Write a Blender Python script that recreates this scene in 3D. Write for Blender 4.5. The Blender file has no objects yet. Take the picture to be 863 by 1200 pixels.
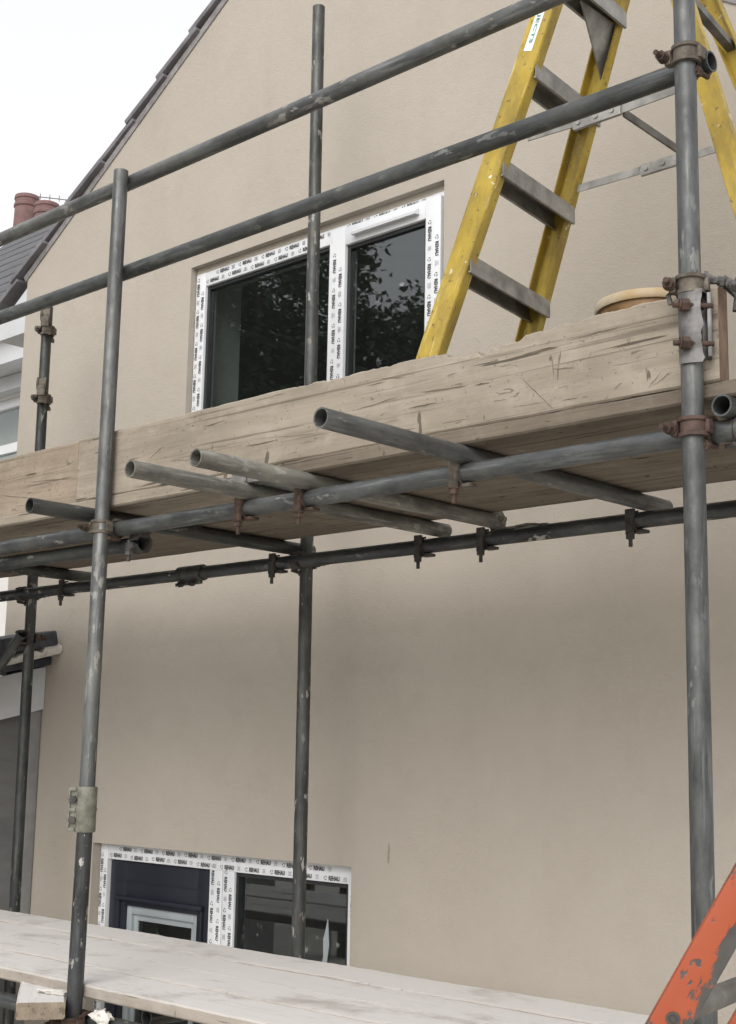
import bpy, bmesh, math, random
from mathutils import Vector, Matrix, noise as mnoise
R = math.radians
random.seed(7)
scene = bpy.context.scene
COL = scene.collection

# ------------------------------------------------------------------ camera, sky, sun, exposure
cam_d = bpy.data.cameras.new('camera'); cam = bpy.data.objects.new('camera', cam_d); COL.objects.link(cam)
yaw, pitch, roll = R(-43.3754), R(10.017), R(1.1005)
fw = Vector((math.sin(yaw)*math.cos(pitch), math.cos(yaw)*math.cos(pitch), math.sin(pitch)))
rt = Vector((math.cos(yaw), -math.sin(yaw), 0)); up = rt.cross(fw)
r2 = math.cos(roll)*rt + math.sin(roll)*up; u2 = -math.sin(roll)*rt + math.cos(roll)*up
cam.matrix_world = Matrix(((r2.x, u2.x, -fw.x, 0), (r2.y, u2.y, -fw.y, 0), (r2.z, u2.z, -fw.z, 0), (0, 0, 0, 1)))
cam_d.sensor_fit = 'VERTICAL'; cam_d.sensor_height = 36; cam_d.lens = 36*1616.56/1200
cam_d.clip_start = 0.05; cam_d.clip_end = 500
scene.camera = cam

SUN_EL, SUN_AZ = 37, 158          # azimuth measured clockwise from +Y (the sun stands behind the viewer)
world = bpy.data.worlds.new('World'); scene.world = world; world.use_nodes = True
wt = world.node_tree; wt.nodes.clear()
sky = wt.nodes.new('ShaderNodeTexSky'); sky.sky_type = 'NISHITA'; sky.sun_disc = False
sky.sun_elevation = R(SUN_EL); sky.sun_rotation = R(SUN_AZ); sky.air_density = 1.0; sky.dust_density = 6.0; sky.ozone_density = 1.0
hs = wt.nodes.new('ShaderNodeHueSaturation'); hs.inputs['Saturation'].default_value = 0.12; hs.inputs['Value'].default_value = 1.0
tint = wt.nodes.new('ShaderNodeMix'); tint.data_type = 'RGBA'; tint.blend_type = 'MIX'
tint.inputs[0].default_value = 0.45; tint.inputs[7].default_value = (8.8, 8.85, 8.95, 1)   # even cloud cover over the clear-sky gradient
bg = wt.nodes.new('ShaderNodeBackground'); bg.inputs['Strength'].default_value = 0.15
wo = wt.nodes.new('ShaderNodeOutputWorld')
wt.links.new(sky.outputs[0], hs.inputs['Color']); wt.links.new(hs.outputs[0], tint.inputs[6])
wt.links.new(tint.outputs[2], bg.inputs['Color']); wt.links.new(bg.outputs[0], wo.inputs['Surface'])

sun_d = bpy.data.lights.new('sun', 'SUN'); sun = bpy.data.objects.new('sun', sun_d); COL.objects.link(sun)
sun_d.energy = 0.75; sun_d.angle = R(48); sun_d.color = (1.0, 0.97, 0.93)
sdir = Vector((math.sin(R(SUN_AZ))*math.cos(R(SUN_EL)), math.cos(R(SUN_AZ))*math.cos(R(SUN_EL)), math.sin(R(SUN_EL))))
sun.rotation_euler = sdir.to_track_quat('Z', 'Y').to_euler()
vs = scene.view_settings
vs.view_transform = 'Standard'; vs.look = 'None'; vs.exposure = 0.31; vs.gamma = 1.0; vs.use_curve_mapping = False

# ------------------------------------------------------------------ node helpers and materials
class NT:
    def __init__(s, name):
        s.m = bpy.data.materials.new(name); s.m.use_nodes = True; s.t = s.m.node_tree
        s.b = s.t.nodes['Principled BSDF']; s.out = s.t.nodes['Material Output']
        s.tc = s.t.nodes.new('ShaderNodeTexCoord')
    def link(s, a, b): s.t.links.new(a, b)
    def vec(s, scale=(1, 1, 1), world=False):
        mp = s.t.nodes.new('ShaderNodeMapping'); mp.inputs['Scale'].default_value = scale
        if world:
            g = s.t.nodes.new('ShaderNodeNewGeometry'); s.link(g.outputs['Position'], mp.inputs['Vector'])
        else:
            oi = s.t.nodes.new('ShaderNodeObjectInfo')
            ad = s.t.nodes.new('ShaderNodeVectorMath'); ad.operation = 'ADD'
            ml = s.t.nodes.new('ShaderNodeMath'); ml.operation = 'MULTIPLY'; ml.inputs[1].default_value = 37.0
            s.link(oi.outputs['Random'], ml.inputs[0]); s.link(s.tc.outputs['Object'], ad.inputs[0]); s.link(ml.outputs[0], ad.inputs[1])
            s.link(ad.outputs[0], mp.inputs['Vector'])
        return mp.outputs[0]
    def noise(s, v, scale, detail=4, rough=.55, dist=0.0):
        n = s.t.nodes.new('ShaderNodeTexNoise'); n.inputs['Scale'].default_value = scale; n.inputs['Detail'].default_value = detail
        n.inputs['Roughness'].default_value = rough; n.inputs['Distortion'].default_value = dist
        s.link(v, n.inputs['Vector']); return n.outputs['Fac']
    def voro(s, v, scale, feature='F1'):
        n = s.t.nodes.new('ShaderNodeTexVoronoi'); n.inputs['Scale'].default_value = scale; n.feature = feature
        s.link(v, n.inputs['Vector']); return n.outputs['Distance']
    def ramp(s, f, *stops):
        n = s.t.nodes.new('ShaderNodeValToRGB'); e = n.color_ramp.elements
        while len(e) < len(stops): e.new(0.5)
        for i, (p, c) in enumerate(stops):
            e[i].position = p; e[i].color = (c, c, c, 1) if not isinstance(c, tuple) else (*c, 1)
        s.link(f, n.inputs[0]); return n.outputs[0]
    def mix(s, f, a, b, mode='MIX'):
        n = s.t.nodes.new('ShaderNodeMix'); n.data_type = 'RGBA'; n.blend_type = mode
        for i, x in ((0, f), (6, a), (7, b)):
            if hasattr(x, 'is_output'): s.link(x, n.inputs[i])
            else: n.inputs[i].default_value = x if i == 0 else (*x, 1)
        return n.outputs[2]
    def math(s, op, a, b):
        n = s.t.nodes.new('ShaderNodeMath'); n.operation = op
        for i, x in ((0, a), (1, b)):
            if hasattr(x, 'is_output'): s.link(x, n.inputs[i])
            else: n.inputs[i].default_value = x
        return n.outputs[0]
    def bump(s, h, strength=.3, dist=.002):
        n = s.t.nodes.new('ShaderNodeBump'); n.inputs['Strength'].default_value = strength; n.inputs['Distance'].default_value = dist
        s.link(h, n.inputs['Height']); s.link(n.outputs[0], s.b.inputs['Normal'])
    def done(s, color, rough=.6, metal=0.0, spec=.5):
        for x, k in ((color, 'Base Color'), (rough, 'Roughness'), (metal, 'Metallic'), (spec, 'Specular IOR Level')):
            if hasattr(x, 'is_output'): s.link(x, s.b.inputs[k])
            else: s.b.inputs[k].default_value = (*x, 1) if k == 'Base Color' else x
        return s.m

def m_steel(name, a, b, splat=.75, rough=(.34, .62), metal=.5):
    n = NT(name); v = n.vec((1, 1, .22)); vi = n.vec((1, 1, 1)); vs_ = n.vec((1, 1, .4))
    base = n.mix(n.ramp(n.noise(v, 20, 8, .72), (.36, 0.0), (.66, 1.0)), a, b)
    base = n.mix(n.math('MULTIPLY', n.ramp(n.noise(n.vec((1, 1, .5)), 7, 7, .7), (.47, 0.0), (.66, 1.0)), .65), base, tuple(x*.42 for x in a))
    base = n.mix(n.math('MULTIPLY', n.ramp(n.noise(vi, 3.2, 6, .7), (.50, 0.0), (.70, 1.0)), .55), base, (b[0]*1.35, b[1]*1.27, b[2]*1.15))
    base = n.mix(n.ramp(n.noise(n.vec((70, 70, 5)), 1, 4, .6), (.56, 0.0), (.70, .5)), base, tuple(min(1, x*1.8) for x in b))
    sp = n.math('MULTIPLY', n.ramp(n.noise(vs_, 42, 4, .55), (.60, 0.0), (.64, 1.0)), n.ramp(n.noise(vi, 3.0, 3), (.45, 0.0), (.62, 1.0)))
    base = n.mix(n.math('MULTIPLY', sp, splat), base, (.42, .41, .385))
    ru = n.math('MULTIPLY', n.ramp(n.noise(n.vec((1, 1, .6)), 30, 5, .65), (.60, 0.0), (.68, 1.0)), n.ramp(n.noise(n.vec((1, 1, 1)), 2.3, 3), (.50, 0.0), (.62, .75)))
    base = n.mix(ru, base, (.085, .055, .036))
    oi = n.t.nodes.new('ShaderNodeObjectInfo'); vr = n.ramp(oi.outputs['Random'], (0.0, (.78, .79, .78)), (1.0, (1.22, 1.20, 1.17)))
    base = n.mix(1.0, base, vr, 'MULTIPLY')
    n.bump(n.math('ADD', n.noise(vi, 80, 5, .65), n.math('MULTIPLY', sp, .6)), .5, .0014)
    rg = n.math('ADD', n.ramp(n.noise(vi, 22, 5), (.3, rough[0]), (.7, rough[1])), n.math('MULTIPLY', sp, .25))
    return n.done(base, rg, metal)

def m_mottle(name, a, b, scale=10, rough=.6, metal=0.0, bump=.2, bs=60, detail=5, stretch=(1, 1, 1), lo=.35, hi=.68):
    n = NT(name); v = n.vec(stretch)
    c = n.mix(n.ramp(n.noise(v, scale, detail, .6), (lo, 0.0), (hi, 1.0)), a, b)
    n.bump(n.noise(v, bs, 4, .6), bump, .002)
    return n.done(c, rough, metal)

def m_wood(name, light, mid, dark, crack=.8, dust=None, dustamt=0.0):
    n = NT(name); v1 = n.vec((1, 1, 1))
    grain = n.noise(n.vec((.55, 15, 15)), 3.0, 9, .68, .25)
    c = n.mix(n.ramp(grain, (.34, 0.0), (.66, 1.0)), mid, light)
    c = n.mix(n.math('MULTIPLY', n.ramp(n.noise(n.vec((1.0, 3, 3)), 2.2, 6, .65), (.42, 0.0), (.68, 1.0)), .6), c, tuple(x*.70 for x in mid))
    c = n.mix(n.math('MULTIPLY', n.ramp(n.noise(n.vec((1.5, 2, 2)), 5.5, 6, .7), (.50, 0.0), (.66, 1.0)), .5), c, (light[0]*1.12, light[1]*1.13, light[2]*1.17))
    c = n.mix(n.ramp(n.noise(n.vec((.8, 55, 55)), 3, 4, .6), (.60, 0.0), (.76, .5)), c, dark)
    # splits along the grain, knocks and nail marks in other directions, dirt specks
    cr = n.ramp(n.noise(n.vec((3.4, 75, 75)), 1, 3, .5, .1), (.665, 0.0), (.70, 1.0))
    cr2 = n.ramp(n.noise(n.vec((34, 34, 9)), 1.0, 2, .5, .4), (.70, 0.0), (.735, .9))
    cr3 = n.ramp(n.noise(n.vec((11, 30, 30)), 1.6, 3, .6, .8), (.67, 0.0), (.71, .9))
    lg = n.ramp(n.noise(n.vec((.55, 48, 48)), 1.2, 4, .55, .3), (.61, 0.0), (.66, .55))
    sp = n.ramp(n.noise(v1, 95, 3, .6), (.66, 0.0), (.72, .6))
    crk = n.math('MAXIMUM', n.math('MAXIMUM', cr, cr2), n.math('MAXIMUM', n.math('MULTIPLY', cr3, .7), n.math('MAXIMUM', sp, lg)))
    c = n.mix(n.math('MULTIPLY', crk, crack), c, tuple(x*.5 for x in dark))
    if dust:      # plaster dust lies on faces that look up
        d = n.ramp(n.noise(n.vec((1, 1.6, 1.6)), 3.0, 7, .7), (.5-dustamt*.35, 0.0), (.72-dustamt*.3, 1.0))
        g = n.t.nodes.new('ShaderNodeNewGeometry'); sx = n.t.nodes.new('ShaderNodeSeparateXYZ'); n.link(g.outputs['Normal'], sx.inputs[0])
        upf = n.ramp(sx.outputs[2], (.55, .12), (.9, 1.0))
        c = n.mix(n.math('MULTIPLY', n.math('MULTIPLY', d, upf), .92), c, dust)
    h = n.math('SUBTRACT', grain, n.math('MULTIPLY', crk, .9))
    n.bump(h, .6, .003)
    return n.done(c, .88, 0, .2)

M = {}
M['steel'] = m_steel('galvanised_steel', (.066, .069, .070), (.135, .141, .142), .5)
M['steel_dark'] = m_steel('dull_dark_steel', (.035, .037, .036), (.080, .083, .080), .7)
M['steel_splash'] = m_steel('paint_splashed_steel', (.034, .036, .039), (.070, .074, .076), 1.0)
M['steel_lime'] = m_steel('dusty_cement_steel', (.105, .10, .088), (.26, .25, .222), .8, (.6, .85), .15)
M['coupler'] = m_mottle('coupler_iron', (.06, .05, .04), (.17, .145, .115), 30, .7, .3, .4, 120)
M['coupler_dark'] = m_mottle('dark_coupler_iron', (.035, .033, .032), (.09, .08, .072), 30, .65, .3, .4, 120)
M['rust'] = m_mottle('rusty_iron', (.030, .019, .014), (.105, .062, .045), 35, .8, .1, .5, 140)
M['rust_bright'] = m_mottle('red_rust_iron', (.045, .026, .021), (.110, .066, .053), 28, .75, .1, .4, 140)
M['sleeve'] = m_mottle('olive_sleeve_paint', (.10, .10, .078), (.22, .218, .175), 28, .6, .15, .4, 120)
M['clip'] = m_mottle('bent_grey_plate', (.075, .070, .068), (.19, .18, .175), 18, .45, .5, .3, 60)
M['toe'] = m_wood('scaffold_toe_board', (.320, .278, .224), (.243, .207, .163), (.10, .079, .058))
M['toe_grey'] = m_wood('weathered_toe_board', (.31, .255, .195), (.23, .185, .14), (.10, .078, .055))
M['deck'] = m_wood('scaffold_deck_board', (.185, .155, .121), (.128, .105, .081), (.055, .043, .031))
M['dusty'] = m_wood('plaster_dusted_board', (.34, .30, .25), (.25, .215, .175), (.12, .10, .08), .8, (.655, .632, .615), .85)
M['endgrain'] = m_mottle('board_end_grain', (.085, .055, .038), (.20, .135, .095), 40, .9, 0, .6, 90, stretch=(1, 1, .3))
M['band'] = m_mottle('galvanised_end_band', (.16, .16, .155), (.32, .32, .31), 20, .5, .5, .2)
M['plaster'] = m_mottle('splashed_plaster', (.48, .455, .415), (.66, .64, .60), 20, .9, 0, .6, 70)

n = NT('cream_render'); v = n.vec(world=True)
c = n.mix(n.ramp(n.noise(v, .9, 5, .6), (.35, 0.0), (.7, 1.0)), (.368, .329, .279), (.400, .360, .309))
c = n.mix(n.ramp(n.noise(v, 7, 6, .7), (.5, 0.0), (.8, .22)), c, (.288, .248, .206))
c = n.mix(n.ramp(n.noise(n.vec((3.5, 3.5, .35), True), 1, 4, .6), (.55, 0.0), (.8, .16)), c, (.275, .243, .205))
n.bump(n.math('ADD', n.noise(v, 150, 4, .7), n.math('MULTIPLY', n.noise(v, 34, 5, .65), 1.0)), .7, .0028)
M['render'] = n.done(c, .93, 0, .2)
M['upvc'] = m_mottle('white_upvc', (.60, .61, .63), (.67, .68, .69), 3, .32, 0, .05, 20)
M['gasket'] = m_mottle('black_gasket', (.010, .011, .012), (.016, .018, .02), 8, .5)
M['navy'] = m_mottle('navy_door_paint', (.011, .0135, .021), (.015, .018, .028), 4, .38, 0, .08, 30, stretch=(1, 1, 1))
M['greytrim'] = m_mottle('pale_grey_trim', (.25, .28, .29), (.33, .36, .37), 6, .4)
M['ink'] = m_mottle('black_tape_ink', (.03, .03, .032), (.09, .09, .092), 60, .6, lo=.3, hi=.8)
M['ink_grey'] = m_mottle('grey_tape_ink', (.25, .25, .26), (.42, .42, .43), 60, .6)
M['green_ink'] = m_mottle('green_label_ink', (.03, .17, .13), (.06, .25, .2), 60, .6)
M['label'] = m_mottle('white_sticker', (.66, .68, .68), (.76, .78, .78), 40, .5)
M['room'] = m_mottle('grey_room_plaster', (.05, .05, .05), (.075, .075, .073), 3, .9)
M['reveal'] = m_mottle('inner_reveal_plaster', (.36, .38, .36), (.44, .45, .43), 3, .9)
M['slate'] = m_mottle('grey_roof_tile', (.105, .098, .107), (.19, .178, .19), 9, .75, 0, .5, 60)
M['slate_dark'] = m_mottle('blue_black_slate', (.022, .025, .034), (.06, .066, .08), 14, .55, 0, .5, 50)
M['slate_far'] = m_mottle('neighbour_roof_slate', (.07, .07, .075), (.105, .105, .11), 9, .8, 0, .4, 60)
M['mortar'] = m_mottle('pale_verge_mortar', (.17, .16, .158), (.27, .255, .25), 22, .95, 0, .7, 60)
M['fascia'] = m_mottle('white_fascia_board', (.46, .47, .48), (.55, .56, .57), 3, .5)
M['grey_wall'] = m_mottle('grey_cladding', (.12, .12, .118), (.16, .16, .155), 3, .8, 0, .4, 40, stretch=(1, 1, 6))
M['grey_strip'] = m_mottle('grey_trim_strip', (.20, .20, .20), (.26, .255, .25), 12, .7)
M['white_wall'] = m_mottle('neighbour_white_wall', (.58, .56, .54), (.66, .64, .62), 2, .9)
M['terracotta'] = m_mottle('terracotta_pot', (.14, .078, .074), (.22, .128, .118), 8, .8, 0, .4)
M['brick'] = m_mottle('chimney_brick', (.20, .09, .07), (.32, .17, .13), 16, .9, 0, .5)
M['alu'] = m_mottle('worn_aluminium', (.20, .193, .18), (.42, .405, .38), 14, .5, .5, .2, 60)
M['alu_dark'] = m_mottle('dirty_aluminium', (.09, .083, .074), (.20, .19, .172), 14, .55, .4, .3, 60)
M['amber'] = m_mottle('amber_stained_tub', (.13, .065, .02), (.30, .17, .06), 9, .5, 0, .2)
M['tubrim'] = m_mottle('dirty_white_tub_rim', (.36, .22, .05), (.46, .40, .30), 6, .5, 0, .2)
M['rag'] = m_mottle('grey_wire_rag', (.05, .05, .05), (.16, .15, .14), 40, .9, 0, .8, 80)
M['bark'] = m_mottle('tree_bark', (.06, .045, .03), (.12, .09, .065), 12, .9, 0, .8)
M['leaf'] = m_mottle('tree_leaf', (.025, .05, .015), (.07, .115, .035), 2.5, .6)
M['ground'] = m_mottle('yard_concrete', (.47, .445, .39), (.58, .55, .50), 1.2, .95, 0, .4, 40)

n = NT('yellow_fibreglass'); v = n.vec((1, 1, 1)); vz = n.vec((1, 1, .35))
c = n.mix(n.ramp(n.noise(v, 7, 5, .6), (.35, 0.0), (.7, 1.0)), (.40, .275, .032), (.485, .36, .070))
c = n.mix(n.ramp(n.noise(vz, 11, 7, .72), (.41, 0.0), (.64, .85)), c, (.17, .125, .048))
c = n.mix(n.ramp(n.noise(v, 55, 3, .5), (.64, 0.0), (.70, .7)), c, (.09, .065, .03))
c = n.mix(n.ramp(n.noise(n.vec((50, 50, 6)), 1, 3), (.64, 0.0), (.74, .5)), c, (.75, .66, .3))
sp = n.math('MULTIPLY', n.ramp(n.noise(v, 26, 3), (.66, 0.0), (.69, .8)), n.ramp(n.noise(v, 4, 2), (.5, 0.0), (.6, 1.0)))
c = n.mix(sp, c, (.72, .70, .62)); n.bump(n.noise(n.vec((90, 90, 6)), 1, 4), .25, .001)
M['yellow'] = n.done(c, .5, 0, .35)

n = NT('chipped_orange_paint'); v = n.vec((1, 1, .6))
c = n.mix(n.ramp(n.noise(v, 6, 5), (.35, 0.0), (.7, 1.0)), (.285, .054, .019), (.345, .074, .028))
c = n.mix(n.ramp(n.noise(v, 4, 3), (.6, 0.0), (.8, .4)), c, (.62, .27, .18))
sx = n.t.nodes.new('ShaderNodeSeparateXYZ'); n.link(n.tc.outputs['Object'], sx.inputs[0])
edge = n.math('MULTIPLY', n.math('ABSOLUTE', n.math('ADD', sx.outputs[0], .006), 0), 7.5)
chip = n.math('MAXIMUM', n.ramp(n.math('ADD', n.noise(n.vec((1, 1, .45)), 13.0, 8, .62), edge), (.655, 0.0), (.672, 1.0)), n.ramp(n.noise(v, 45, 3), (.66, 0.0), (.69, 1.0)))
c = n.mix(chip, c, n.mix(n.noise(v, 60, 4), (.030, .028, .026), (.105, .096, .088)))
n.bump(n.math('SUBTRACT', 1.0, chip), .5, .001)
M['orange'] = n.done(c, .5, 0, .4)

n = NT('window_glass'); fr = n.t.nodes.new('ShaderNodeFresnel'); gb = n.t.nodes.new('ShaderNodeNewGeometry')
n.link(n.ramp(gb.outputs['Backfacing'], (0.0, 1.0), (1.0, 0.0)), n.t.nodes.new('ShaderNodeMath').inputs[0])
io = [x for x in n.t.nodes if x.bl_idname == 'ShaderNodeMath'][-1]; io.operation = 'MULTIPLY_ADD'; io.inputs[1].default_value = 1.7-1/1.7; io.inputs[2].default_value = 1/1.7
n.link(io.outputs[0], fr.inputs['IOR'])      # the same air-to-glass reflection on both faces of the pane
tr = n.t.nodes.new('ShaderNodeBsdfTransparent'); tr.inputs['Color'].default_value = (.80, .825, .815, 1)
gl = n.t.nodes.new('ShaderNodeBsdfGlossy'); gl.inputs['Roughness'].default_value = 0.012; gl.inputs['Color'].default_value = (.92, .96, .97, 1)
mx = n.t.nodes.new('ShaderNodeMixShader'); n.link(fr.outputs[0], mx.inputs[0]); n.link(tr.outputs[0], mx.inputs[1]); n.link(gl.outputs[0], mx.inputs[2])
df = n.t.nodes.new('ShaderNodeBsdfDiffuse'); df.inputs['Color'].default_value = (.5, .52, .52, 1)
m2 = n.t.nodes.new('ShaderNodeMixShader'); v = n.vec((1, 1, 1))
sm = n.math('MULTIPLY', n.ramp(n.noise(v, 22, 3, .5), (.66, 0.0), (.74, .35)), n.ramp(n.noise(v, 3.1, 3), (.52, 0.0), (.66, 1.0)))
n.link(n.math('ADD', sm, .008), m2.inputs[0]); n.link(mx.outputs[0], m2.inputs[1]); n.link(df.outputs[0], m2.inputs[2])
n.link(m2.outputs[0], n.out.inputs['Surface']); M['glass'] = n.m

# ------------------------------------------------------------------ mesh builder
class MB:
    def __init__(s): s.bm = bmesh.new()
    def _add(s, verts, faces):
        vs_ = [s.bm.verts.new(v) for v in verts]
        for f in faces:
            try: s.bm.faces.new([vs_[i] for i in f])
            except ValueError: pass
        return vs_
    def box(s, c, size, M3=None, bevel=0.0):
        M3 = M3 or Matrix.Identity(3); c = Vector(c); hx, hy, hz = [x/2 for x in size]
        b2 = bmesh.new()
        vs_ = [b2.verts.new(c + M3 @ Vector((x*hx, y*hy, z*hz))) for x, y, z in ((-1,-1,-1),(1,-1,-1),(1,1,-1),(-1,1,-1),(-1,-1,1),(1,-1,1),(1,1,1),(-1,1,1))]
        for f in ((0,3,2,1),(4,5,6,7),(0,1,5,4),(1,2,6,5),(2,3,7,6),(3,0,4,7)): b2.faces.new([vs_[i] for i in f])
        if bevel: bmesh.ops.bevel(b2, geom=b2.edges[:], offset=bevel, segments=2, affect='EDGES', profile=.6)
        s.merge(b2); return s
    def merge(s, b2):
        me = bpy.data.meshes.new('tmp'); b2.to_mesh(me); b2.free(); s.bm.from_mesh(me); bpy.data.meshes.remove(me)
    def b(s, x0, x1, y0, y1, z0, z1, bevel=0.0):
        return s.box(((x0+x1)/2, (y0+y1)/2, (z0+z1)/2), (x1-x0, y1-y0, z1-z0), None, bevel)
    @staticmethod
    def frame(d):
        d = Vector(d).normalized(); a = Vector((0, 0, 1)) if abs(d.z) < .9 else Vector((1, 0, 0))
        x = a.cross(d).normalized(); y = d.cross(x); return x, y, d
    def cyl(s, p0, p1, r, n=16, r1=None):
        p0 = Vector(p0); p1 = Vector(p1); x, y, d = s.frame(p1-p0); r1 = r if r1 is None else r1
        v = [p0 + (x*math.cos(2*math.pi*i/n) + y*math.sin(2*math.pi*i/n))*r for i in range(n)] + [p1 + (x*math.cos(2*math.pi*i/n) + y*math.sin(2*math.pi*i/n))*r1 for i in range(n)]
        f = [(i, (i+1) % n, n+(i+1) % n, n+i) for i in range(n)] + [tuple(range(n-1, -1, -1)), tuple(range(n, 2*n))]
        s._add(v, f); return s
    def lathe(s, prof, c=(0, 0, 0), axis=(0, 0, 1), n=32, a0=0.0, a1=360.0, closed=True, x=None):
        # prof: list of (r, h); closed loops the profile on itself; a partial arc gets end caps
        fx, fy, d = s.frame(axis)
        if x is not None: fx = Vector(x).normalized(); fy = d.cross(fx)
        c = Vector(c); full = abs(a1-a0) >= 359.9; k = n if full else n+1; m = len(prof); v = []
        for i in range(k):
            a = R(a0 + (a1-a0)*i/n)
            for r, h in prof: v.append(c + (fx*math.cos(a) + fy*math.sin(a))*r + d*h)
        f = []
        for i in range(n):
            j = (i+1) % k
            for q in range(m if closed else m-1):
                w = (q+1) % m; f.append((i*m+q, j*m+q, j*m+w, i*m+w))
        if not full and closed: f += [tuple(range(m-1, -1, -1)), tuple((k-1)*m+q for q in range(m))]
        s._add(v, f); return s
    def path(s, pts, r, n=10, jit=0.0):
        pts = [Vector(p) for p in pts]; rings = []
        for i, p in enumerate(pts):
            d = pts[min(i+1, len(pts)-1)] - pts[max(i-1, 0)]; x, y, d = s.frame(d); rr = r[i] if isinstance(r, list) else r
            rings.append([p + (x*math.cos(2*math.pi*k/n) + y*math.sin(2*math.pi*k/n))*rr*(1+random.uniform(-jit, jit)) for k in range(n)])
        v = [q for g in rings for q in g]; f = []
        for i in range(len(pts)-1):
            for k in range(n): f.append((i*n+k, i*n+(k+1) % n, (i+1)*n+(k+1) % n, (i+1)*n+k))
        f += [tuple(range(n-1, -1, -1)), tuple((len(pts)-1)*n+k for k in range(n))]
        s._add(v, f); return s
    def sweep(s, prof, p0, p1, xdir, ydir, closed=True):
        # extrude a 2-D outline (in xdir, ydir) from p0 to p1
        p0 = Vector(p0); p1 = Vector(p1); xd = Vector(xdir); yd = Vector(ydir); m = len(prof)
        v = [p + xd*a + yd*b for p in (p0, p1) for a, b in prof]
        f = [(i, (i+1) % m, m+(i+1) % m, m+i) for i in range(m)] + [tuple(range(m-1, -1, -1)), tuple(range(m, 2*m))]
        s._add(v, f); return s
    def hexnut(s, c, axis, r=.013, h=.013):
        c = Vector(c); a = Vector(axis).normalized(); return s.cyl(c - a*h/2, c + a*h/2, r, 6)
    def build(s, name, mat, parent=None, mw=None, angle=38):
        bmesh.ops.recalc_face_normals(s.bm, faces=s.bm.faces[:])
        me = bpy.data.meshes.new(name); s.bm.to_mesh(me); s.bm.free()
        for p in me.polygons: p.use_smooth = True
        me.set_sharp_from_angle(angle=R(angle)); me.materials.append(M[mat])
        o = bpy.data.objects.new(name, me); COL.objects.link(o)
        if parent is not None: o.parent = parent
        if mw is not None: o.matrix_basis = mw
        return o
def tag(o, label=None, cat=None, group=None, kind=None):
    if label: o['label'] = label
    if cat: o['category'] = cat
    if group: o['group'] = group
    if kind: o['kind'] = kind
    return o
def empty(name, loc, label, cat, group=None, mw=None):
    o = bpy.data.objects.new(name, None); o.empty_display_size = .1; COL.objects.link(o)
    if mw is not None: o.matrix_basis = mw
    else: o.location = loc
    return tag(o, label, cat, group)
def basis(loc, x, y, z):
    return Matrix(((x[0], y[0], z[0], loc[0]), (x[1], y[1], z[1], loc[1]), (x[2], y[2], z[2], loc[2]), (0, 0, 0, 1)))

# ------------------------------------------------------------------ ground
GZ = -2.55
g = MB(); g._add([(-150, -150, GZ), (150, -150, GZ), (150, 150, GZ), (-150, 150, GZ)], [(0, 1, 2, 3)])
tag(g.build('ground', 'ground'), kind='structure')

# ------------------------------------------------------------------ the house
YW = 3.80
XL, XR, XA, ZA = -6.085, -1.30, -4.036, 3.765
def roofz(x): return ZA - .652*abs(x-XA)
house = empty('house', (-4, YW, GZ), 'cream rendered gable house with new white framed windows and grey tiled roof', 'house')
def hbuild(mb, name, mat, parent=None): # children in house coordinates
    p = parent or house
    off = Vector((0, 0, 0)); q = p
    while q is not None: off += q.location; q = q.parent
    o = mb.build(name, mat, p); o.location = -off; return o
W_UP = (-4.728, -3.222, 1.12, 2.176); W_DN = (-5.250, -3.640, GZ, -.407)
# front wall: an outline with openings, filled and given its thickness
w = MB(); b2 = bmesh.new()
def loop(pts):
    vv = [b2.verts.new((x, YW, z)) for x, z in pts]
    return [b2.edges.new((vv[i], vv[(i+1) % len(vv)])) for i in range(len(vv))]
d = W_DN
ed = loop([(XL, GZ), (d[0], GZ), (d[0], d[3]), (d[1], d[3]), (d[1], GZ), (XR, GZ), (XR, roofz(XR)), (XA, ZA), (XL, roofz(XL))])
u = W_UP
ed += loop([(u[0], u[2]), (u[1], u[2]), (u[1], u[3]), (u[0], u[3])])
bmesh.ops.triangle_fill(b2, use_beauty=True, use_dissolve=False, edges=ed)
ret = bmesh.ops.extrude_face_region(b2, geom=b2.faces[:])
bmesh.ops.translate(b2, vec=(0, .30, 0), verts=[e for e in ret['geom'] if isinstance(e, bmesh.types.BMVert)])
w.merge(b2)
w.b(XL, XL+.28, YW+.302, 12, GZ, roofz(XL)-.02); w.b(XR-.28, XR, YW+.302, 12, GZ, roofz(XR)-.02); w.b(XL+.282, XR-.282, 11.7, 12, GZ, roofz(XR)-.3)
w.b(u[0]+.001, u[1]-.001, YW+.034, YW+.13, u[3]-.0275, u[3]+.002)
hbuild(w, 'wall', 'render')
# rooms behind the windows
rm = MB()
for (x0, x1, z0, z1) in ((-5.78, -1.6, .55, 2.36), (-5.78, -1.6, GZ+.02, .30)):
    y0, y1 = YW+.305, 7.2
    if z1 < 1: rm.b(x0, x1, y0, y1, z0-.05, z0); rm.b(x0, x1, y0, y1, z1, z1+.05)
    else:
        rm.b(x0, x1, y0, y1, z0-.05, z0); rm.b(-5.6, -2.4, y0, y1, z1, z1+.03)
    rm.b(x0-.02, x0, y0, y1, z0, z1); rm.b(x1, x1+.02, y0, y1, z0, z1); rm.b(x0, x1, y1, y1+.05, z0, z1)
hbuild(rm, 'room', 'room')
rv = MB()  # plastered inner reveal of the upper window
rv.b(u[0]-.02, u[0]+.004, YW+.14, YW+.304, u[2], u[3]); rv.b(u[0]+.006, u[1]-.006, YW+.14, YW+.304, u[3]-.004, u[3]+.004); rv.b(u[1]-.004, u[1]+.02, YW+.14, YW+.304, u[2], u[3])
hbuild(rv, 'inner_reveal', 'reveal')
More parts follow.
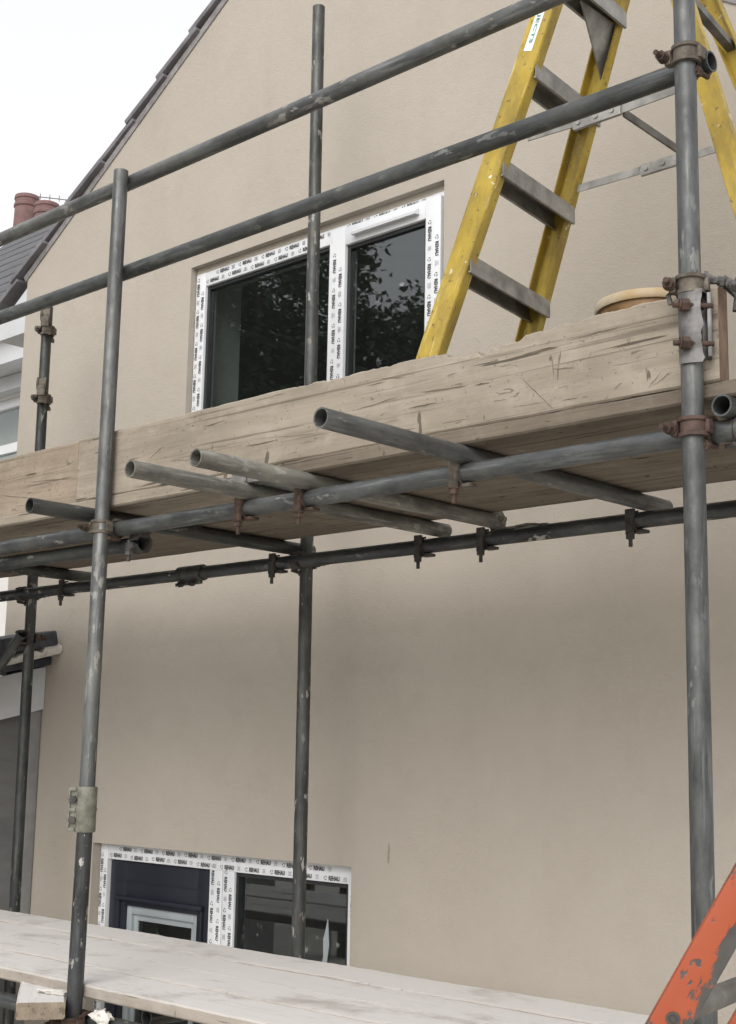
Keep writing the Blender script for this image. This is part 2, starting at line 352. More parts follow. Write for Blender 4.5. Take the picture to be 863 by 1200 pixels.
# roof: overlapping courses with stepped verge
rf = MB(); gauge = .28; th = math.atan(.652)
for sgn, n_c in ((-1, 10), (1, 12)):
    sl = Vector((sgn*math.cos(th), 0, -math.sin(th))); nn = Vector((sgn*math.sin(th), 0, math.cos(th)))
    for k in range(n_c):
        s0 = k*gauge-.03; s1 = s0+gauge+.05
        tilt = R(4.2); a = sl*math.cos(tilt) + nn*math.sin(tilt); b_ = nn*math.cos(tilt) - sl*math.sin(tilt)
        M3 = Matrix((a, Vector((0, 1, 0)), b_)).transposed()
        c = Vector((XA, 7.92, ZA)) + sl*((s0+s1)/2) + nn*(.056 + random.uniform(-.003, .003))
        rf.box(c, (s1-s0, 8.3 + random.uniform(-.02, .02), .026), M3, .004)
rf.cyl((XA, 3.74, ZA+.06), (XA, 12, ZA+.05), .10, 16)
roof = hbuild(rf, 'roof', 'slate')
mo = MB()
for sgn, L_ in ((-1, 2.46), (1, 3.28)):
    sl = Vector((sgn*math.cos(th), 0, -math.sin(th))); nn = Vector((sgn*math.sin(th), 0, math.cos(th)))
    M3 = Matrix((sl, Vector((0, 1, 0)), nn)).transposed()
    mo.box(Vector((XA, YW+.04, ZA)) + sl*(L_/2) + nn*.016, (L_, .094, .036), M3, .003)
hbuild(mo, 'verge_mortar', 'mortar', roof)
ev = MB(); ze = roofz(XL)
ev.sweep([(0, -.03), (-.26, -.195), (-.26, -.28), (0, -.28)], (XL-.004, YW+.01, ze), (XL-.004, 12, ze), (1, 0, 0), (0, 0, 1))
hbuild(ev, 'eave_box', 'fascia')
gt = MB(); gt.lathe([(.055, 0), (.055, 8.1), (.05, 8.1), (.05, 0)], (XL-.325, YW-.03, ze-.20), (0, 1, 0), 14, 0, 180, True, (-1, 0, 0))
hbuild(gt, 'gutter', 'fascia')

# ---- printed protective tape on the white frames
def text_mesh(body, bold=.03):
    cu = bpy.data.curves.new('txt', 'FONT'); cu.body = body; cu.size = 1; cu.offset = bold; cu.resolution_u = 2
    ob = bpy.data.objects.new('txt', cu); COL.objects.link(ob); bpy.context.view_layer.update()
    me = bpy.data.meshes.new_from_object(ob); vv = [v.co.copy() for v in me.vertices]; ff = [tuple(p.vertices) for p in me.polygons]
    bpy.data.objects.remove(ob); bpy.data.curves.remove(cu); bpy.data.meshes.remove(me)
    x0 = min(v.x for v in vv); x1 = max(v.x for v in vv); y0 = min(v.y for v in vv); y1 = max(v.y for v in vv)
    return [((v.x-x0)/(x1-x0)-.5, (v.y-y0)/(y1-y0)-.5) for v in vv], ff
TXT = text_mesh('REHAU', .045)
def stamp(mb, o, xd, yd, wdt, hgt, t=TXT):
    mb._add([o + xd*(a*wdt) + yd*(b_*hgt) for a, b_ in t[0]], t[1])
def ring_icon(mb, o, xd, yd, r):
    for k in range(3):
        a0 = k*120+10; pts = []
        for i in range(5):
            a = R(a0+i*19); pts += [(math.cos(a)*r, math.sin(a)*r), (math.cos(a)*r*.62, math.sin(a)*r*.62)]
        mb._add([o + xd*a + yd*b_ for a, b_ in pts], [(2*i, 2*i+1, 2*i+3, 2*i+2) for i in range(4)])
def tape(ink, grey, p0, p1, width, nrm, rows=2, phase=0.0, step=.150):
    """run the printed pattern along p0 -> p1 on a bar 'width' wide, facing nrm"""
    p0 = Vector(p0); p1 = Vector(p1); xd = (p1-p0).normalized(); nrm = Vector(nrm); yd = nrm.cross(xd); L_ = (p1-p0).length
    for r_ in range(rows):
        off = (r_-(rows-1)/2)*width*.5
        s = .02 + phase + r_*step*.45
        while s + .09 < L_:
            o = p0 + xd*s + yd*(off+random.uniform(-.002, .002)) + nrm*.0012
            ring_icon(ink, o, xd, yd, .0085)
            stamp(ink, o + xd*.047, xd, yd, .058, .018)
            for q in range(3):
                if s+.1 < L_:
                    c = o + xd*.105 + yd*((q-1)*.0060); hw = .012*random.uniform(.6, 1)
                    grey._add([c + xd*-hw + yd*-.0016, c + xd*hw + yd*-.0016, c + xd*hw + yd*.0016, c + xd*-hw + yd*.0016], [(0, 1, 2, 3)])
            s += step
NF = (0, -1, 0)
def barframe(mb, x0, x1, z0, z1, yf, wid, depth, wb=None, bev=.004):
    wb = wb or wid
    mb.b(x0, x0+wid, yf, yf+depth, z0, z1, bev); mb.b(x1-wid, x1, yf, yf+depth, z0, z1, bev)
    mb.b(x0+wid-.001, x1-wid+.001, yf+.0006, yf+depth-.001, z1-wid, z1-.0006, bev); mb.b(x0+wid-.001, x1-wid+.001, yf+.0006, yf+depth-.001, z0+.0006, z0+wb, bev)
# upper window
FY = YW+.030
x0, x1, z0, z1 = u[0]+.004, u[1]-.022, u[2]+.002, u[3]-.028
XM = -3.815       # between fixed light and opening sash
fm = MB(); barframe(fm, x0, x1, z0, z1, FY, .066, .07); fm.b(XM-.052, XM+.004, FY+.0012, FY+.068, z0+.06, z1-.06, .003)
win = hbuild(fm, 'window', 'upvc')
sx0, sx1, sz0, sz1 = XM-.018, x1-.002, z0+.03, z1-.022; SY = FY-.021
sm_ = MB(); barframe(sm_, sx0, sx1, sz0, sz1, SY, .078, .075, None, .006); hbuild(sm_, 'sash', 'upvc', win)
gk = MB(); barframe(gk, x0+.064, XM-.050, z0+.064, z1-.064, FY+.014, .018, .03, None, .001); barframe(gk, sx0+.076, sx1-.076, sz0+.076, sz1-.076, SY+.016, .018, .03, None, .001)
gk.b(x1+.003, u[1]-.003, FY+.01, FY+.05, z0, z1)
hbuild(gk, 'gasket', 'gasket', win)
pn = MB(); pn.b(x0+.07, XM-.054, FY+.026, FY+.030, z0+.07, z1-.07); hbuild(pn, 'pane', 'glass', win)
pn = MB(); pn.b(sx0+.08, sx1-.08, SY+.028, SY+.032, sz0+.08, sz1-.08); hbuild(pn, 'pane', 'glass', win)
tv = MB(); tv.sweep([(0, 0), (-.026, -.004), (-.028, .006), (-.006, .022), (0, .022)], (sx0+.13, SY, sz1-.052), (sx1-.11, SY, sz1-.052), (0, 1, 0), (0, 0, 1)); hbuild(tv, 'trickle_vent', 'upvc', win)
ik, gy = MB(), MB()
tape(ik, gy, (x0+.033, FY, z1-.01), (x0+.033, FY, z0), .06, NF)
tape(ik, gy, (x0+.03, FY, z1-.033), (XM, FY, z1-.033), .062, NF, 2, .03)
tape(ik, gy, (XM+.02, FY, z1-.012), (x1-.02, FY, z1-.012), .02, NF, 1, .02)
tape(ik, gy, (sx0+.037, SY, sz1-.07), (sx0+.037, SY, sz0), .07, NF, 2, .02)
tape(ik, gy, (sx1-.036, SY, sz1-.03), (sx1-.036, SY, sz0), .07, NF, 2, .05)
hbuild(ik, 'tape_print', 'ink', win); hbuild(gy, 'tape_small_print', 'ink_grey', win)
# door with side light
FY = YW+.042; dx0, dx1, dz1 = d[0]+.004, d[1]-.006, d[3]-.003
fm = MB()
fm.b(dx0, dx0+.052, FY, FY+.07, GZ+.01, dz1, .004); fm.b(dx1-.05, dx1, FY, FY+.07, GZ+.01, dz1, .004); fm.b(dx0+.051, dx1-.049, FY+.0006, FY+.069, dz1-.066, dz1-.0006, .004)
fm.b(-4.492, -4.412, FY+.0012, FY+.068, GZ+.01, dz1-.065, .004); fm.b(-4.409, -4.338, FY+.0012, FY+.068, GZ+.01, dz1-.065, .004); fm.b(-4.337, dx1-.05, FY+.002, FY+.066, GZ+.01, GZ+.08, .004)
dfr = hbuild(fm, 'door_frame', 'upvc')
gk = MB(); gk.b(-4.339, -4.322, FY+.012, FY+.05, GZ+.08, dz1-.064); gk.b(dx1-.068, dx1-.048, FY+.012, FY+.05, GZ+.08, dz1-.064); gk.b(-4.321, dx1-.069, FY+.012, FY+.05, dz1-.082, dz1-.064)
hbuild(gk, 'gasket', 'gasket', dfr)
pn = MB(); pn.b(-4.33, dx1-.055, FY+.03, FY+.034, GZ+.07, dz1-.07); hbuild(pn, 'pane', 'glass', dfr)
ik, gy = MB(), MB()
tape(ik, gy, (dx0+.026, FY, dz1-.03), (dx0+.026, FY, GZ), .05, NF)
tape(ik, gy, (dx0+.03, FY, dz1-.033), (dx1-.02, FY, dz1-.033), .062, NF, 2, .03)
tape(ik, gy, (-4.452, FY+.0012, dz1-.03), (-4.452, FY+.0012, GZ), .075, NF)
tape(ik, gy, (-4.374, FY+.0012, dz1-.05), (-4.374, FY+.0012, GZ), .068, NF)
tape(ik, gy, (dx1-.025, FY, dz1-.09), (dx1-.025, FY, GZ), .03, NF, 1)
hbuild(ik, 'tape_print', 'ink', dfr); hbuild(gy, 'tape_small_print', 'ink_grey', dfr)
sp = MB(); prof = [(.006, -.16), (.010, -.05), (.006, .02), (.016, .07), (.014, .13), (.026, .165), (.036, .205), (.040, .17), (.046, .11), (.036, .05), (.038, 0), (.026, -.06), (.018, -.15)]
sp.sweep(prof, (-3.86, FY+.0285, -.82), (-3.86, FY+.0255, -.82), (1, 0, 0), (0, 0, 1)); hbuild(sp, 'white_smear', 'greytrim', dfr)
# navy leaf with moulded glazed opening
lx0, lx1, lz1 = dx0+.058, -4.497, dz1-.07; LY = FY+.018
gx0, gx1, gz1, gz0 = -5.075, -4.585, -.668, -1.5
df_ = MB(); df_.b(lx0, gx0, LY, LY+.045, GZ+.02, lz1, .003); df_.b(gx1, lx1, LY, LY+.045, GZ+.02, lz1, .003)
df_.b(gx0-.001, gx1+.001, LY+.0005, LY+.044, gz1, lz1-.0005, .002); df_.b(gx0-.001, gx1+.001, LY+.0005, LY+.044, GZ+.02, gz0, .002)
df_.b(gx0-.05, gx1+.05, LY-.022, LY+.004, gz1+.022, gz1+.040, .006); df_.b(gx0-.045, gx0-.028, LY-.012, LY+.004, gz0, gz1+.021, .004); df_.b(gx1+.028, gx1+.045, LY-.012, LY+.004, gz0, gz1+.021, .004)
df_.b(lx0+.05, lx1-.05, LY-.003, LY+.004, lz1-.088, lz1-.083)
door = hbuild(df_, 'door', 'navy')
gf = MB(); barframe(gf, gx0+.001, gx1-.001, gz0+.001, gz1-.001, LY+.012, .034, .02, None, .004); barframe(gf, gx0+.034, gx1-.034, gz0+.034, gz1-.034, LY+.026, .028, .012, None, .003)
hbuild(gf, 'glazing_trim', 'greytrim', door)
pn = MB(); pn.b(gx0+.055, gx1-.055, LY+.032, LY+.036, gz0+.055, gz1-.055); hbuild(pn, 'pane', 'glass', door)
hd = MB(); hd.b(lx1-.07, lx1-.03, LY-.012, LY, -1.65, -1.42, .004); hd.cyl((lx1-.05, LY, -1.52), (lx1-.05, LY-.05, -1.52), .009); hd.cyl((lx1-.05, LY-.05, -1.52), (lx1-.17, LY-.05, -1.52), .009)
hbuild(hd, 'handle', 'greytrim', door)

mk = MB(); mk.sweep([(-.004, -.04), (.003, -.03), (.005, .02), (.002, .035), (-.003, .01)], (-3.455, YW+.002, -.345), (-3.455, YW-.0015, -.345), (1, 0, 0), (0, 0, 1)); hbuild(mk, 'plaster_nick', 'toe')

# ------------------------------------------------------------------ lean-to at the left end of the gable
LX = -5.70
lt = empty('lean_to', (-6.5, 3.2, GZ), 'slate roofed lean-to with white barge board and grey wall against the cream house', 'extension')
def lz(y): return .405 - (YW-y)*.25        # underside of its verge
def lbuild(mb, name, mat): o = mb.build(name, mat, lt); o.location = -lt.location; return o
b_ = MB(); b_.sweep([(YW-.004, GZ), (YW-.004, lz(YW)-.06), (2.35, lz(2.35)-.06), (2.35, GZ)], (LX-.05, 0, 0), (LX-2.2, 0, 0), (0, 1, 0), (0, 0, 1)); lbuild(b_, 'wall', 'grey_wall')
b_ = MB(); b_.sweep([(YW-.003, lz(YW)-.215), (YW-.003, lz(YW)-.012), (2.2, lz(2.2)-.012), (2.2, lz(2.2)-.215)], (LX, 0, 0), (LX-.022, 0, 0), (0, 1, 0), (0, 0, 1)); lbuild(b_, 'barge_board', 'fascia')
b_ = MB(); b_.sweep([(0, 0), (0, 3.0), (-.05, 3.0), (-.05, 0)], (LX-.02, YW-.01, GZ), (LX-.02, YW-.07, GZ), (1, 0, 0), (0, 0, 1)); 
b_ = MB(); b_.b(LX-.049, LX-.012, YW-.075, YW-.004, GZ, lz(YW)-.22, .004); lbuild(b_, 'trim_strip', 'grey_strip')
sl = Vector((0, -1, -.25)).normalized(); nn = Vector((0, -.25, 1)).normalized()
b_ = MB(); c = Vector((LX-1.05, YW, lz(YW)))
for k in range(6):
    a = (sl*math.cos(R(3)) + nn*math.sin(R(3))); q = nn*math.cos(R(3)) - sl*math.sin(R(3)); M3 = Matrix((Vector((1, 0, 0)), a, q)).transposed()
    b_.box(c + sl*(.13+.27*k) + nn*.020, (2.18+random.uniform(-.02, .02), .31, .035), M3, .004)
lbuild(b_, 'roof', 'slate_dark')
b_ = MB()   # ragged line of bedding mortar, then the upper verge tiles
N_ = 44; v = []; f = []
for i in range(N_+1):
    y = YW-.004-i*1.55/N_; e = LX+.128+.016*mnoise.noise(Vector((y*14, 1, 0))); zb = lz(y)+.046+.010*mnoise.noise(Vector((y*16, 8, 0))); zt = lz(y)+.100+.055*mnoise.noise(Vector((y*10, 3.1, 0)))+.03*mnoise.noise(Vector((y*31, 4, 0)))
    v += [(LX-.3, y, zb), (e-.012, y, zb), (e, y, zb*.6+zt*.4), (e-.006+.008*mnoise.noise(Vector((y*25, 6, 0))), y, zt-.01), (e-.03, y, zt), (LX-.3, y, zt)]
for i in range(N_):
    for q in range(6): f.append((i*6+q, i*6+(q+1) % 6, (i+1)*6+(q+1) % 6, (i+1)*6+q))
f += [tuple(range(6)), tuple(N_*6+q for q in range(5, -1, -1))]
b_._add(v, f); lbuild(b_, 'bedding_mortar', 'plaster')
b_ = MB()
for k in range(6):
    a = (sl*math.cos(R(2)) + nn*math.sin(R(2))); q = nn*math.cos(R(2)) - sl*math.sin(R(2)); M3 = Matrix((Vector((1, 0, 0)), a, q)).transposed()
    b_.box(Vector((LX-.025+random.uniform(-.006, .006), YW-.004, lz(YW))) + sl*(.15+.30*k) + nn*.128, (.33, .30, .072), M3, .012)
lbuild(b_, 'verge_tile_row', 'slate_dark')

# ------------------------------------------------------------------ neighbour house beyond the corner
nb = empty('neighbour_house', (-10, 7, GZ), 'white neighbouring house with dark roof, white gutter and chimney beyond the corner', 'house')
def nbuild(mb, name, mat, par=None):
    o = mb.build(name, mat, par or nb)
    o.location = -nb.location if par is None else (0, 0, 0); return o
NY = 5.5; NX0, NX1 = -12.5, -6.9
b_ = MB(); wx0, wx1, wz0, wz1 = -10.2, -8.55, 1.95, 2.62
b_.b(NX0, wx0, NY, NY+.25, GZ, 2.75); b_.b(wx1, NX1, NY, NY+.25, GZ, 2.75); b_.b(wx0, wx1, NY, NY+.25, GZ, wz0); b_.b(wx0, wx1, NY, NY+.25, wz1, 2.75)
b_.b(NX0, NX1, NY+.26, 10.5, GZ, 2.74); nbuild(b_, 'wall', 'white_wall')
b_ = MB(); barframe(b_, wx0, wx1, wz0, wz1, NY+.03, .07, .07); b_.b(wx0+.07, wx1-.07, NY+.035, NY+.09, 2.20, 2.27); b_.b(wx0+.05, wx1+.0, NY-.05, NY+.02, wz0-.05, wz0)
nw = nbuild(b_, 'window', 'upvc'); b_ = MB(); b_.b(wx0+.06, wx1-.06, NY+.06, NY+.066, wz0+.06, wz1-.06); nbuild(b_, 'pane', 'glass', nw)
b_ = MB(); b_.b(NX0, NX1+.1, 5.22, NY+.02, 2.755, 2.79); b_.b(NX0, NX1+.1, 5.2, 5.225, 2.75, 2.93); b_.b(NX0, NX1, NY-.09, NY-.002, 2.64, 2.75); nbuild(b_, 'soffit', 'fascia')
b_ = MB(); b_.lathe([(.06, 0), (.06, 5.6), (.053, 5.6), (.053, 0)], (NX0, 5.13, 3.0), (1, 0, 0), 14, 180, 360, True, (0, 1, 0)); b_.b(-9.0, -8.9, 5.07, 5.2, 2.93, 3.02); nbuild(b_, 'gutter', 'fascia')
b_ = MB(); sl = Vector((0, 2.75, 2.66)).normalized(); nn = Vector((0, -2.66, 2.75)).normalized(); L_ = 3.72
for k in range(13):
    a = (sl*math.cos(R(1.2)) - nn*math.sin(R(1.2))); q = nn*math.cos(R(1.2)) + sl*math.sin(R(1.2)); M3 = Matrix((Vector((1, 0, 0)), a, q)).transposed()
    b_.box(Vector(((NX0+NX1)/2, 5.18, 2.98)) + sl*(.14+.285*k) + nn*.03, (NX1-NX0+.25, .33, .03), M3, .003)
b_.sweep([(5.2, 2.95), (7.95, 5.60), (10.7, 2.95)], (NX0, 0, 0), (NX1, 0, 0), (0, 1, 0), (0, 0, 1)); b_.cyl((NX0-.1, 7.93, 5.62), (NX1+.1, 7.93, 5.62), .09, 14)
nrf = nbuild(b_, 'roof', 'slate_far')
b_ = MB(); b_.b(-13.4, -12.2, 7.7, 8.3, GZ, 5.2, .01); b_.b(-13.44, -12.16, 7.66, 8.34, 5.2, 5.3, .01); ch = nbuild(b_, 'chimney', 'brick')
for cx_, hgt in ((-12.93, .82), (-12.52, .62)):
    b_ = MB(); b_.lathe([(.145, 0), (.130, hgt-.14), (.142, hgt-.13), (.142, hgt-.10), (.130, hgt-.09), (.130, hgt-.05), (.140, hgt-.04), (.136, hgt), (.11, hgt), (.105, .1)], (cx_, 8.0, 5.3), (0, 0, 1), 24); nbuild(b_, 'chimney_pot', 'terracotta', ch)
ae = empty('tv_aerial', (-24.3, 16.0, GZ), 'thin tv aerial against the sky beside the red chimney pots', 'aerial')
AZ = 11.75-GZ; bd = Vector((.54, .84, 0)); ed_ = Vector((-.5, .3, .8)).normalized()
b_ = MB(); b_.cyl((0, 0, 0), (0, 0, AZ), .02, 8); b_.build('mast', 'alu_dark', ae)
b_ = MB(); b_.cyl(Vector((0, 0, AZ))-bd*.62, Vector((0, 0, AZ))+bd*.36, .011, 6); b_.build('boom', 'alu_dark', ae)
for k in range(5):
    c = Vector((0, 0, AZ)) + bd*(-.55+.2*k); b_ = MB(); b_.cyl(c-ed_*.09, c+ed_*.13, .009, 6); b_.build('element', 'alu_dark', ae)

# ------------------------------------------------------------------ scaffold tubes
TR = .0242
def tube(p0, p1, label, mat='steel', name='scaffold_tube', group='scaffold tubes', r=TR, sag=0.0):
    p0 = Vector(p0); p1 = Vector(p1); L_ = (p1-p0).length; x, y, dd = MB.frame(p1-p0); n_ = 28; m = MB(); k = max(2, int(L_/.12)); v = []; f = []
    sx = random.uniform(0, 100); amp = sag
    for i in range(k+1):
        t = i/k; off = Vector((mnoise.noise(Vector((sx, t*L_*.7, 0))), mnoise.noise(Vector((sx, t*L_*.7, 9))), 0))*.0022 + Vector((0, amp*4*t*(1-t), 0))
        for j in range(n_):
            a = 2*math.pi*j/n_; v.append(off + Vector((math.cos(a)*r, math.sin(a)*r, t*L_)))
    for i in range(k):
        for j in range(n_): f.append((i*n_+j, i*n_+(j+1) % n_, (i+1)*n_+(j+1) % n_, (i+1)*n_+j))
    ri = r*.83; off0, offL = (sum((Vector(q) for q in v[:n_]), Vector())/n_, sum((Vector(q) for q in v[-n_:]), Vector())/n_)
    base = len(v)
    for c, z in ((off0, 0.0), (off0, min(.35, L_*.4)), (offL, L_), (offL, L_-min(.35, L_*.4))):
        for j in range(n_):
            a = 2*math.pi*j/n_; v.append(Vector((c.x+math.cos(a)*ri, c.y+math.sin(a)*ri, z)))
    A, B, C, D = base, base+n_, base+2*n_, base+3*n_; last = k*n_
    for j in range(n_):
        q = (j+1) % n_
        f += [(q, j, A+j, A+q), (A+q, A+j, B+j, B+q), (last+j, last+q, C+q, C+j), (C+j, C+q, D+q, D+j)]
    f += [tuple(B+j for j in range(n_)), tuple(D+j for j in range(n_-1, -1, -1))]
    m._add(v, f)
    o = m.build(name, mat, None, basis(p0, x, y, dd)); return tag(o, label, 'scaffold tube', group)
# uprights
G1 = 'scaffold uprights'
tube((-1.484, 2.573, GZ+.02), (-1.470, 2.573, 2.75), 'thick grey upright tube nearest the viewer, right of the yellow ladder treads', 'steel', 'scaffold_upright', G1)
tube((-3.586, 2.563, -.178), (-3.595, 2.573, 1.905), 'front grey upright tube whose open top meets the top guard rail', 'steel', 'scaffold_upright', G1)
tube((-3.560, 2.520, GZ+.02), (-3.585, 2.562, -.18), 'white splashed dark upright tube below the olive sleeve', 'steel_splash', 'scaffold_upright', G1)
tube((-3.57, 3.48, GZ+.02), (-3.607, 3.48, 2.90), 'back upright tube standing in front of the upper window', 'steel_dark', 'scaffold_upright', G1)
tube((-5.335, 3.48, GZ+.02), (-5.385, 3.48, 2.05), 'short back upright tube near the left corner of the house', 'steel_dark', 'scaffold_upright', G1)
# rails and ledgers
G2 = 'horizontal scaffold rails'
tube((-7.3, 2.622, 1.876), (-.55, 2.622, 1.892), 'topmost guard rail tube, sloping across the sky and gable', 'steel', 'guard_rail', G2)
tube((-7.2, 2.622, 1.578), (-1.435, 2.622, 1.560), 'second guard rail tube, crossing just over the upper window', 'steel', 'guard_rail', G2)
tube((-7.4, 2.622, .698), (-1.36, 2.622, .700), 'front ledger tube under the upper deck edge', 'steel', 'scaffold_ledger', G2)
tube((-7.0, 2.664, .648), (-3.53, 2.664, .652), 'dark lapping tube just under the left of the front ledger', 'steel_dark', 'scaffold_ledger', G2)
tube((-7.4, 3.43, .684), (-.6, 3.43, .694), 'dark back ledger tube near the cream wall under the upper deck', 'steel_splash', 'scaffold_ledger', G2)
tube((-7.2, 2.605, -.800), (-.9, 2.605, -.796), 'lower front ledger tube under the dusty platform', 'steel', 'scaffold_ledger', G2)
# transoms
G3 = 'transom tubes under the upper deck'
TZ = .746
for x, y0, y1, mat, lab in ((-2.150, 2.115, 3.56, 'steel', 'open ended cross tube nearest the right, poking out highest under the deck'),
                            (-2.705, 2.215, 3.47, 'steel_lime', 'cement dusted cross tube poking out second from the right'),
                            (-2.955, 2.195, 3.50, 'steel_lime', 'pale cross tube poking out third from the right'),
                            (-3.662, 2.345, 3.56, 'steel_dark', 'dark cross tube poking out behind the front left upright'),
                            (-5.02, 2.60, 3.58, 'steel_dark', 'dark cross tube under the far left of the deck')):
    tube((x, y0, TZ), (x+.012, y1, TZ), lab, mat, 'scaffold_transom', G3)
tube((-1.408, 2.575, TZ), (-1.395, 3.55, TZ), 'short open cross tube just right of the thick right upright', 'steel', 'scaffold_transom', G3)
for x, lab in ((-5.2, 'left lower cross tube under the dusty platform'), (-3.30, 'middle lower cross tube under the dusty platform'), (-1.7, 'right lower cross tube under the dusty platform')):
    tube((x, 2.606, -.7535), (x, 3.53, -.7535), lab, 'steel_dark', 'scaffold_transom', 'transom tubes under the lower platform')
tube((-5.92, 3.415, .02), (-5.335, 3.42, .505), 'slanting brace tube clamped to the short back upright', 'steel_dark', 'scaffold_brace', 'scaffold braces')

# ------------------------------------------------------------------ couplers
BAND = [(.0246, -.021), (.0335, -.021), (.0335, -.013), (.0292, -.011), (.0292, .011), (.0335, .013), (.0335, .021), (.0246, .021)]
CP = {}
def fittings(kind, body, bolt):
    """meshes for one kind of coupler in local space, made once"""
    key = (kind, body, bolt)
    if key in CP: return CP[key]
    out = []
    def lug(mb, c, ax, ln, sz): mb.box(c, sz, None, .003)
    if kind in ('double', 'open'):
        m = MB()                                   # ring round the upright (local Z), second ring round local X at y=.049
        m.lathe(BAND, (0, 0, 0), (0, 0, 1), 28, 12, 348, True, (-1, 0, 0))
        m.box((0, .026, 0), (.046, .016, .046), None, .004)
        if kind == 'double': m.lathe(BAND, (0, .049, 0), (1, 0, 0), 28, -140, 160, True, (0, -1, 0))
        else:
            m.lathe(BAND, (0, -.058, 0), (1, 0, 0), 16, 0, 180, True, (0, 0, -1)); m.box((0, -.03, 0), (.04, .018, .05), None, .004)
        m.box((-.036, -.012, 0), (.016, .022, .036), None, .004); m.box((.034, .006, 0), (.012, .024, .030), None, .004)
        out.append(('body', m, body))
        if kind == 'open':
            f = MB(); f.lathe(BAND, (.0, -.075, .052), (1, 0, 0), 14, -60, 70, True, (0, -1, 0)); f.box((0, -.094, .018), (.036, .020, .05), None, .004); out.append(('flap', f, body))
        b1 = MB(); b1.cyl((-.042, .004, 0), (-.042, -.062, 0), .0062, 10); b1.hexnut((-.042, -.036, 0), (0, 1, 0), .0125, .014); b1.cyl((-.042, -.024, 0), (-.042, -.028, 0), .014, 14); out.append(('bolt', b1, bolt))
        b3 = MB(); b3.cyl((.02, .06, -.034), (.02, .0, -.040), .0062, 10); b3.hexnut((.02, .012, -.039), (0, 1, .05), .0125, .014); out.append(('bolt', b3, bolt))
    if kind == 'putlog':                           # ring round the ledger (local X) with a jaw on top and a bolt hanging down
        m = MB(); m.lathe([(.0246, -.013), (.031, -.013), (.031, .013), (.0246, .013)], (0, 0, 0), (1, 0, 0), 28, 0, 330, True, (0, 0, 1))
        m.box((0, -.026, .018), (.03, .012, .032), None, .003); m.box((0, -.029, -.016), (.024, .012, .044), None, .003); m.box((.018, .004, -.031), (.04, .034, .010), None, .003)
        out.append(('body', m, body))
        b1 = MB(); b1.cyl((0, -.026, .0), (.001, -.026, -.078), .0062, 10); b1.hexnut((0, -.026, -.048), (0, 0, 1), .0125, .014); b1.cyl((0, -.026, -.037), (0, -.026, -.041), .0145, 14); out.append(('bolt', b1, bolt))
    if kind == 'sleeve':                           # split sleeve round local Z with a bolted flange on -X
        m = MB(); m.lathe([(.0246, -.068), (.0305, -.068), (.0318, -.062), (.0318, .062), (.0305, .068), (.0246, .068)], (0, 0, 0), (0, 0, 1), 28)
        m.lathe([(.0246, -.004), (.0335, -.004), (.0335, .004), (.0246, .004)], (0, 0, 0), (0, 0, 1), 28)
        m.box((-.036, -.010, 0), (.030, .012, .132), None, .004); m.box((-.036, .010, 0), (.030, .012, .132), None, .004)
        for z in (-.060, -.002, .060): m.box((-.040, -.017, z), (.022, .010, .012), None, .003)
        m.box((-.049, -.015, 0), (.006, .014, .130), None, .002)
        out.append(('body', m, body))
        for z in (-.032, .030):
            b1 = MB(); b1.cyl((-.038, .03, z), (-.038, -.022, z), .0065, 10); b1.hexnut((-.038, -.021, z), (0, 1, 0), .0120, .010); out.append(('bolt', b1, bolt))
    if kind == 'pin_sleeve':                       # sleeve seen from below with two bolts hanging
        m = MB(); m.lathe([(.0246, -.07), (.0318, -.07), (.0318, .07), (.0246, .07)], (0, 0, 0), (1, 0, 0), 28); m.box((0, -.004, -.034), (.12, .022, .020), None, .004); out.append(('body', m, body))
        for x in (-.035, .035):
            b1 = MB(); b1.cyl((x, .012, -.034), (x-.012, -.040, -.046), .007, 10); b1.hexnut((x-.006, -.022, -.042), (-.2, -1, -.2), .0125, .016); out.append(('bolt', b1, bolt))
    CP[key] = [(nm, mb.build(nm, mt), mt) for nm, mb, mt in out]
    for _, o, _ in CP[key]: COL.objects.unlink(o)
    return CP[key]
def coupler(kind, loc, label, body='coupler', bolt='rust', mw=None, group='scaffold couplers'):
    nm = {'double': 'tube_coupler', 'open': 'tube_coupler', 'putlog': 'putlog_clip', 'sleeve': 'sleeve_coupler', 'pin_sleeve': 'sleeve_coupler'}[kind]
    e = empty(nm, loc, label, 'coupler', group, mw)
    for nm, o, _ in fittings(kind, body, bolt):
        c = o.copy(); c.name = nm; COL.objects.link(c); c.parent = e
    return e
X, Y, Z = Vector((1, 0, 0)), Vector((0, 1, 0)), Vector((0, 0, 1))
def rotz(loc, deg, flip=False):
    m = Matrix.Translation(Vector(loc)) @ Matrix.Rotation(R(deg), 4, 'Z')
    return m @ Matrix.Rotation(math.pi, 4, 'X') if flip else m
coupler('double', (-1.472, 2.573, 1.566), 'dull brown coupler at the end of the second guard rail', 'coupler', 'rust')
coupler('double', (-1.474, 2.573, .706), 'red rusty coupler on the right upright below the deck', 'rust_bright', 'rust')
coupler('double', (-3.596, 2.570, .700), 'tan coupler joining the front left upright and ledger', 'coupler', 'rust')
coupler('double', (-3.563, 2.533, -.798), 'rusty coupler with a white plaster lump at the lower left', 'rust', 'rust')
coupler('double', None, 'dark coupler where the back ledger meets the tube before the upper window', 'coupler_dark', 'coupler_dark', rotz((-3.585, 3.48, .690), 180))
coupler('double', None, 'dark coupler where the back ledger meets the short back upright', 'coupler_dark', 'coupler_dark', rotz((-5.372, 3.48, .687), 180))
coupler('open', None, 'upper open empty coupler on the short back upright', 'coupler', 'coupler', rotz((-5.375, 3.48, 1.93), 48))
coupler('open', None, 'lower open empty coupler on the short back upright', 'coupler', 'coupler', rotz((-5.372, 3.48, 1.60), 48))
